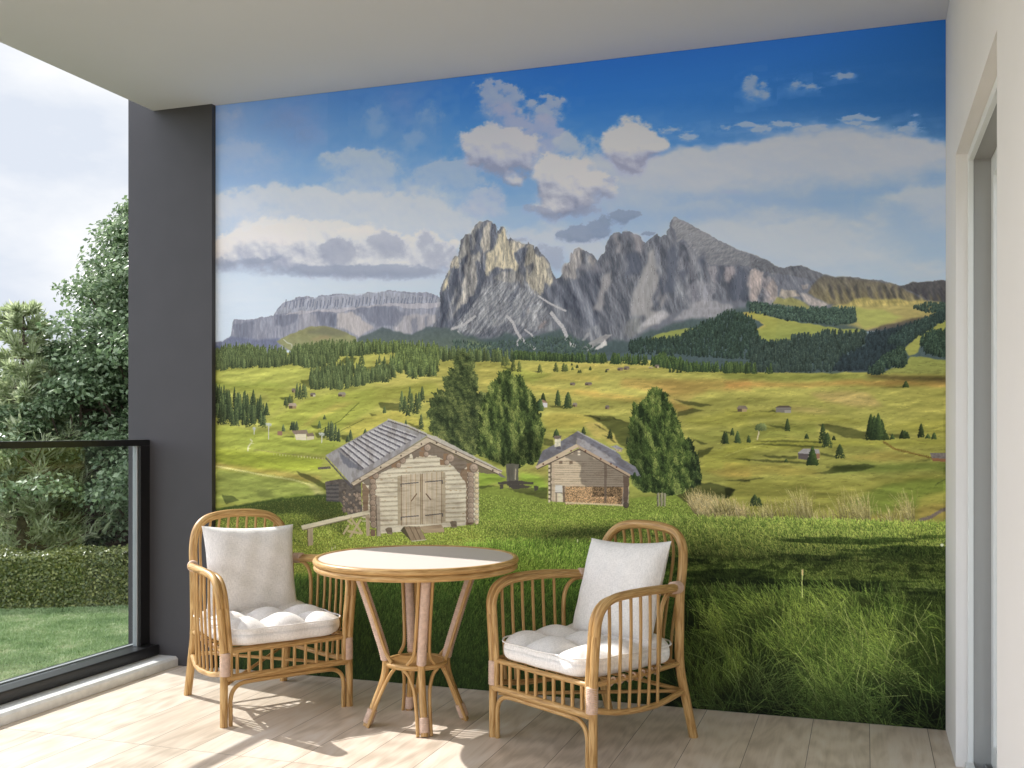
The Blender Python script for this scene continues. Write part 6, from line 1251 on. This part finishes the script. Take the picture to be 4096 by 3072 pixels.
paint(HC((432, 410), (462, 405), (466, 850), (434, 846)), (192, 172, 144)); paint(HC((470, 660), (552, 665), (552, 750), (470, 746)), (208, 202, 190)); line(HC((470, 748), (552, 752)), 1.4, (120, 106, 90)); paint(HC((475, 752), (490, 752), (490, 855), (476, 855)), (136, 122, 98)); paint(HC((500, 752), (550, 756), (550, 850), (500, 852)), (214, 202, 172)); paint(HC((552, 668), (578, 670), (580, 856), (560, 856)), (120, 102, 84))
for p in (((514, 396), (550, 392), (550, 432), (514, 432)), ((628, 396), (664, 392), (664, 434), (628, 434))): paint(HC(*p), (132, 112, 92))
for p in (((720, 284), (748, 284), (748, 304), (720, 304)), ((720, 316), (748, 316), (748, 334), (720, 334))): paint(HC(*p), (214, 200, 176))
paint(HC((258, 460), (330, 285), (545, 172), (715, 68), (704, 215)), (120, 118, 122), 1, 1, 8, 0, .12, (14, 5)); paint(HC((715, 66), (1140, 288), (1190, 330), (1205, 372), (1362, 462), (1420, 572), (1295, 546), (704, 206)), (122, 120, 126), 1, 1, 8, 0, .12, (14, 5))
paint(HC((704, 140), (780, 160), (1060, 340), (1150, 420), (1040, 400), (704, 206)), (176, 170, 168), .8, 3, 10, 1); line(HC((715, 68), (1140, 290)), 2, (170, 166, 166), .5)
paint(HC((248, 456), (702, 210), (738, 238), (272, 488)), (196, 176, 148), 1, 0, 8, 0, .05, (30, 3)); paint(HC((706, 206), (1300, 544), (1296, 574), (738, 262)), (178, 156, 130), 1, 0, 8, 0, .05, (30, 3)); line(HC((272, 488), (738, 264), (1296, 576)), 1.8, (90, 76, 64))
for x_, y_ in ((648, 284), (492, 356), (340, 430), (806, 286), (975, 374), (1088, 428), (1150, 464)): disc(*HC((x_, y_))[0], 3.4, (104, 66, 54), .8)
paint(HC((466, 150), (536, 150), (532, 242), (464, 240)), (212, 204, 178), 1, 1, 6, 0, .2, (4, 4)); paint(HC((452, 118), (542, 116), (536, 152), (460, 152)), (112, 100, 90), 1, 2, 6, 0, .3, (6, 3)); paint(HC((486, 240), (530, 228), (530, 270), (480, 268)), (84, 80, 84), .8, 1)
paint(HC((1080, 236), (1145, 222), (1228, 262), (1180, 275)), (150, 146, 150), 1, 1, 4, 0, .3, (3, 3)); paint(HC((1120, 262), (1215, 268), (1208, 296), (1150, 290)), (176, 160, 130), 1, 1, 4, 0, .3, (3, 3))
stain(HC((400, 400), (735, 255), (1290, 560), (1285, 895), (440, 846), (398, 800)), 36, 6, .10); stain(HC((258, 460), (330, 285), (715, 68), (1205, 372), (1420, 572), (704, 206)), 24, 20, .14, .45, .65)
disc(*HC((1255, 885))[0], 12, (84, 74, 64)); trees(HC((1350, 600), (1400, 640)), 30, 20, (38, 52, 30), (70, 88, 44), 200, .5)
LUM = lum(62., 22)
blades(24000, [(850, 2320), (1800, 2310), (2760, 2340), (2800, 2860), (2000, 2810), (850, 2720)], (18, 44), (.1, .30), (46, 74, 28), (122, 152, 64), 1.6, .35, nseg=20)
LUM = lum(70., 26)
# bands of shade lying across the grass in front
def stripes(T, sx, sy, t0, t1, c, soft=30):
    m, x0, x1, y0, y1 = mask(T, 0, 14, soft); w, h = x1-x0, y1-y0; k = m*ss(fbm(w, h, sx, sy, 5, sd(), .55), t0, t1); R_ = CV[y0:y1, x0:x1]; R_ *= 1-k[..., None]*(1-np.array(c, F4))
stripes([(2350, 2160), (3000, 2120), (3790, 2180), (3790, 2440), (3300, 2400), (2400, 2420)], 260, 26, .46, .60, (.46, .52, .46))
stripes([(2350, 2160), (3000, 2120), (3790, 2180), (3790, 2440), (3300, 2400), (2400, 2420)], 26, 10, .48, .62, (.62, .66, .60))
paint([(2700, 2440), (3000, 2400), (3790, 2440), (3790, 2990), (2700, 2990)], (.50, .56, .50), .95, 20, 60, 20, mul=True)
# the long bent grass on the right, thick in tussocks and dark between them
TN = fbm(MW, MH, 110, 80, 4, 901, .55)
def tuss(n, reg, h, lean, lo, hi, w, bend, t0=.50, t1=.60, seg=44):
    P = np.array(reg); u0, v0 = P.min(0); u1, v1 = P.max(0); a_ = rs.uniform(u0, u1, n*4); b_ = rs.uniform(v0, v1, n*4); ok = inside(P, a_, b_); a_, b_ = a_[ok], b_[ok]
    x, y = T2(a_, b_); t = TN[np.clip(y.astype(int), 0, MH-1), np.clip(x.astype(int), 0, MW-1)]; kk = rs.rand(len(t)) < ss(t, t0-.1, t1); a_, b_, t = a_[kk][:n], b_[kk][:n], t[kk][:n]
    o = np.argsort(b_+rs.normal(0, 12, len(b_))); a_, b_, t = a_[o], b_[o], t[o]; m = len(a_); x, y = T2(a_, b_); s = Sc(a_); hh = rs.uniform(h[0], h[1], m)*s; an = rs.normal(lean[0], lean[1], m)+(TN[::-1][np.clip(y.astype(int), 0, MH-1), np.clip(x.astype(int), 0, MW-1)]-.5)*2.2
    P0 = np.stack([x, y], 1); P1 = P0+np.stack([np.sin(an), -np.cos(an)], 1)*hh[:, None]*.55; an2 = an+rs.normal(np.sign(lean[0])*bend*.7, bend, m); P2 = P1+np.stack([np.sin(an2), -np.cos(an2)], 1)*hh[:, None]*.55
    q_ = (rs.rand(m, 1)**1.7*.75+.35*ss(t, t0, t0+.25)[:, None]).clip(0, 1); c = np.array(lo)*(1-q_)+np.array(hi)*q_
    strokes(P0.astype(F4), P1.astype(F4), P2.astype(F4), (w*rs.uniform(.6, 1.3, m)).astype(F4), (c*.42).astype(F4), c.astype(F4), seg)
blades(5000, [(2720, 2380), (3790, 2400), (3790, 2930), (2720, 2930)], (24, 60), (-.2, .5), (36, 52, 20), (92, 112, 46), 1.6, .5, nseg=26)
UP = [(2760, 2400), (3200, 2370), (3500, 2400), (3790, 2430), (3790, 2740), (3500, 2740), (3300, 2680), (3050, 2620), (2850, 2560)]
tuss(2900, UP, (40, 95), (-.40, .35), (60, 84, 32), (170, 192, 90), 1.7, .35, .50, .62)
LL = [(2720, 2600), (2960, 2560), (3060, 2700), (3000, 2900), (2740, 2900)]
tuss(900, LL, (50, 140), (-.15, .30), (52, 74, 28), (142, 160, 70), 1.9, .3, .40, .55)
paint([(2960, 2700), (3200, 2720), (3450, 2790), (3790, 2830), (3790, 2960), (2700, 2960), (2760, 2880)], (.36, .40, .34), .7, 30, 50, 18, mul=True)
tuss(900, [(3000, 2640), (3790, 2660), (3790, 2900), (3000, 2900)], (50, 130), (.75, .6), (54, 76, 34), (150, 170, 88), 1.8, .6, .50, .64)
tuss(1100, [(3200, 2620), (3790, 2600), (3790, 2920), (3300, 2900)], (60, 140), (-.8, .4), (64, 90, 34), (164, 186, 92), 2.0, .5, .49, .63, 50)
tuss(420, [(2800, 2800), (3790, 2820), (3790, 2990), (2800, 2960)], (70, 150), (-.7, .8), (50, 74, 30), (136, 160, 80), 2.4, .7, .40, .6, 56)
blades(170, [(2700, 2480), (3790, 2480), (3790, 2860), (2700, 2900)], (90, 190), (-.2, .5), (110, 134, 60), (192, 204, 128), 1.5, .5, shade=False, nseg=60)
paint([(2760, 2400), (3300, 2330), (3790, 2400), (3790, 2720), (3300, 2700), (2900, 2600)], (1.14, 1.10, 1.08), 1, 20, 60, 34, mul=True)
paint([(2500, 2760), (2900, 2700), (3200, 2720), (3500, 2800), (3790, 2800), (3790, 3000), (2500, 3000)], (.60, .62, .58), .9, 24, 50, 26, mul=True)
paint([(2640, 2640), (2760, 2500), (2860, 2520), (2900, 2700), (2700, 2800)], (.66, .70, .64), .8, 24, 50, 22, mul=True)
# golden seed heads against the meadow
gold, gold2 = (196, 172, 112), (232, 214, 160)
blades(620, [(2750, 2020), (2800, 2005), (2990, 2062), (3000, 2085), (2800, 2080)], (25, 66), (-.25, .22), gold, gold2, 1.1, .2, shade=False, nseg=30)
for cu, cv_, n_, hh_, sp in ((3215, 2080, 90, (60, 130), 34), (3120, 2072, 40, (30, 80), 60), (3400, 2085, 60, (60, 130), 40), (3460, 2092, 90, (50, 120), 22), (3640, 2094, 80, (50, 130), 20), (3560, 2092, 30, (30, 70), 50), (3300, 2090, 40, (30, 70), 60), (3040, 2075, 60, (20, 60), 50), (2900, 2050, 60, (20, 50), 40)):
    blades(n_, [(cu-sp, cv_-14), (cu+sp, cv_-14), (cu+sp, cv_+14), (cu-sp, cv_+14)], hh_, (-.18, .20), (166, 152, 88), (224, 210, 148), 1.0, .2, shade=False, nseg=44)
blades(9000, [(2600, 2072), (3000, 2082), (3790, 2100), (3790, 2260), (2560, 2220)], (9, 26), (-.1, .5), (82, 100, 42), (166, 168, 86), 1.3, .5, pw=2.2, nseg=16)
stripes([(2600, 2120), (3000, 2110), (3790, 2130), (3790, 2260), (2560, 2240)], 220, 22, .50, .62, (.50, .56, .50), 16)
line([(3209, 2390), (3208, 2330), (3210, 2280)], 2, (190, 196, 120)); line([(3210, 2300), (3210, 2278)], 4, (206, 186, 130), .6); disc(3768, 2180, 6, (222, 222, 190), .9)
for u_, v_ in ((1327, 2190), (1340, 2183), (2310, 2158)): line([(u_, v_+10), (u_, v_)], 2.4, (196, 190, 150))
# paper grain and a slight softening, as in a large print
CV[:] = CV*(1+(rs.rand(MH, MW, 1).astype(F4)-.5)*.035)
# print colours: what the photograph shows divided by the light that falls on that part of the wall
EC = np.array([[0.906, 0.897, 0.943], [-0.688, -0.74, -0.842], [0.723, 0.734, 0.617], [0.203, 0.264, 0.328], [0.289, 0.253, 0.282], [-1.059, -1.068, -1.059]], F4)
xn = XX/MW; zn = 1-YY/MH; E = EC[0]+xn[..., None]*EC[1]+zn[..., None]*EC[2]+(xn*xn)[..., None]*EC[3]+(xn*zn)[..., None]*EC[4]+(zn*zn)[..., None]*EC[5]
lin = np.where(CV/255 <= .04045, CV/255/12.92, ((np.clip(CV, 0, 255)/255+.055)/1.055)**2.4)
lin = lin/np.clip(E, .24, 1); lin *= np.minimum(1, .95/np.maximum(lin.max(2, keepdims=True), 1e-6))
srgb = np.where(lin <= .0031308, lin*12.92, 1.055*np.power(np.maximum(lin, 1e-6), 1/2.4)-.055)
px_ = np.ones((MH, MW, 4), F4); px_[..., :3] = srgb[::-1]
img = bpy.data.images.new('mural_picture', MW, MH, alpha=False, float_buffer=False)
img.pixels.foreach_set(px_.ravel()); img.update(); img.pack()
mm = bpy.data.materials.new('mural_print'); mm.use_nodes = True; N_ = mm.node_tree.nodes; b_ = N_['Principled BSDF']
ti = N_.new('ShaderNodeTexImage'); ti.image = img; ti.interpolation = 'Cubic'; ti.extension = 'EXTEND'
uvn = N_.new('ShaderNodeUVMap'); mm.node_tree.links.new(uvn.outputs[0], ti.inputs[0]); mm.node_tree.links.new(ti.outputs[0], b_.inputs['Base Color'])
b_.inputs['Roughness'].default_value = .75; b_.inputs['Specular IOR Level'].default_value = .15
mb = MB()
x0_, x1_, yf, yb, z0_, z1_ = -3.368, RX-.0005, WY, 4.8555, .001, CZ-.001
vs_ = [(x0_, yf, z0_), (x1_, yf, z0_), (x1_, yf, z1_), (x0_, yf, z1_), (x0_, yb, z0_), (x1_, yb, z0_), (x1_, yb, z1_), (x0_, yb, z1_)]
mb.add(vs_, [(0, 1, 2, 3)], [[(0, 0), (1, 0), (1, 1), (0, 1)]]); mb.add(vs_, [(1, 5, 6, 2), (5, 4, 7, 6), (4, 0, 3, 7), (3, 2, 6, 7), (4, 5, 1, 0)], [[(0, .5)]*4]*5)
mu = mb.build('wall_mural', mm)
tag(mu, 'full height wall mural printed with an alpine meadow, two log huts and grey rocky peaks', 'mural')
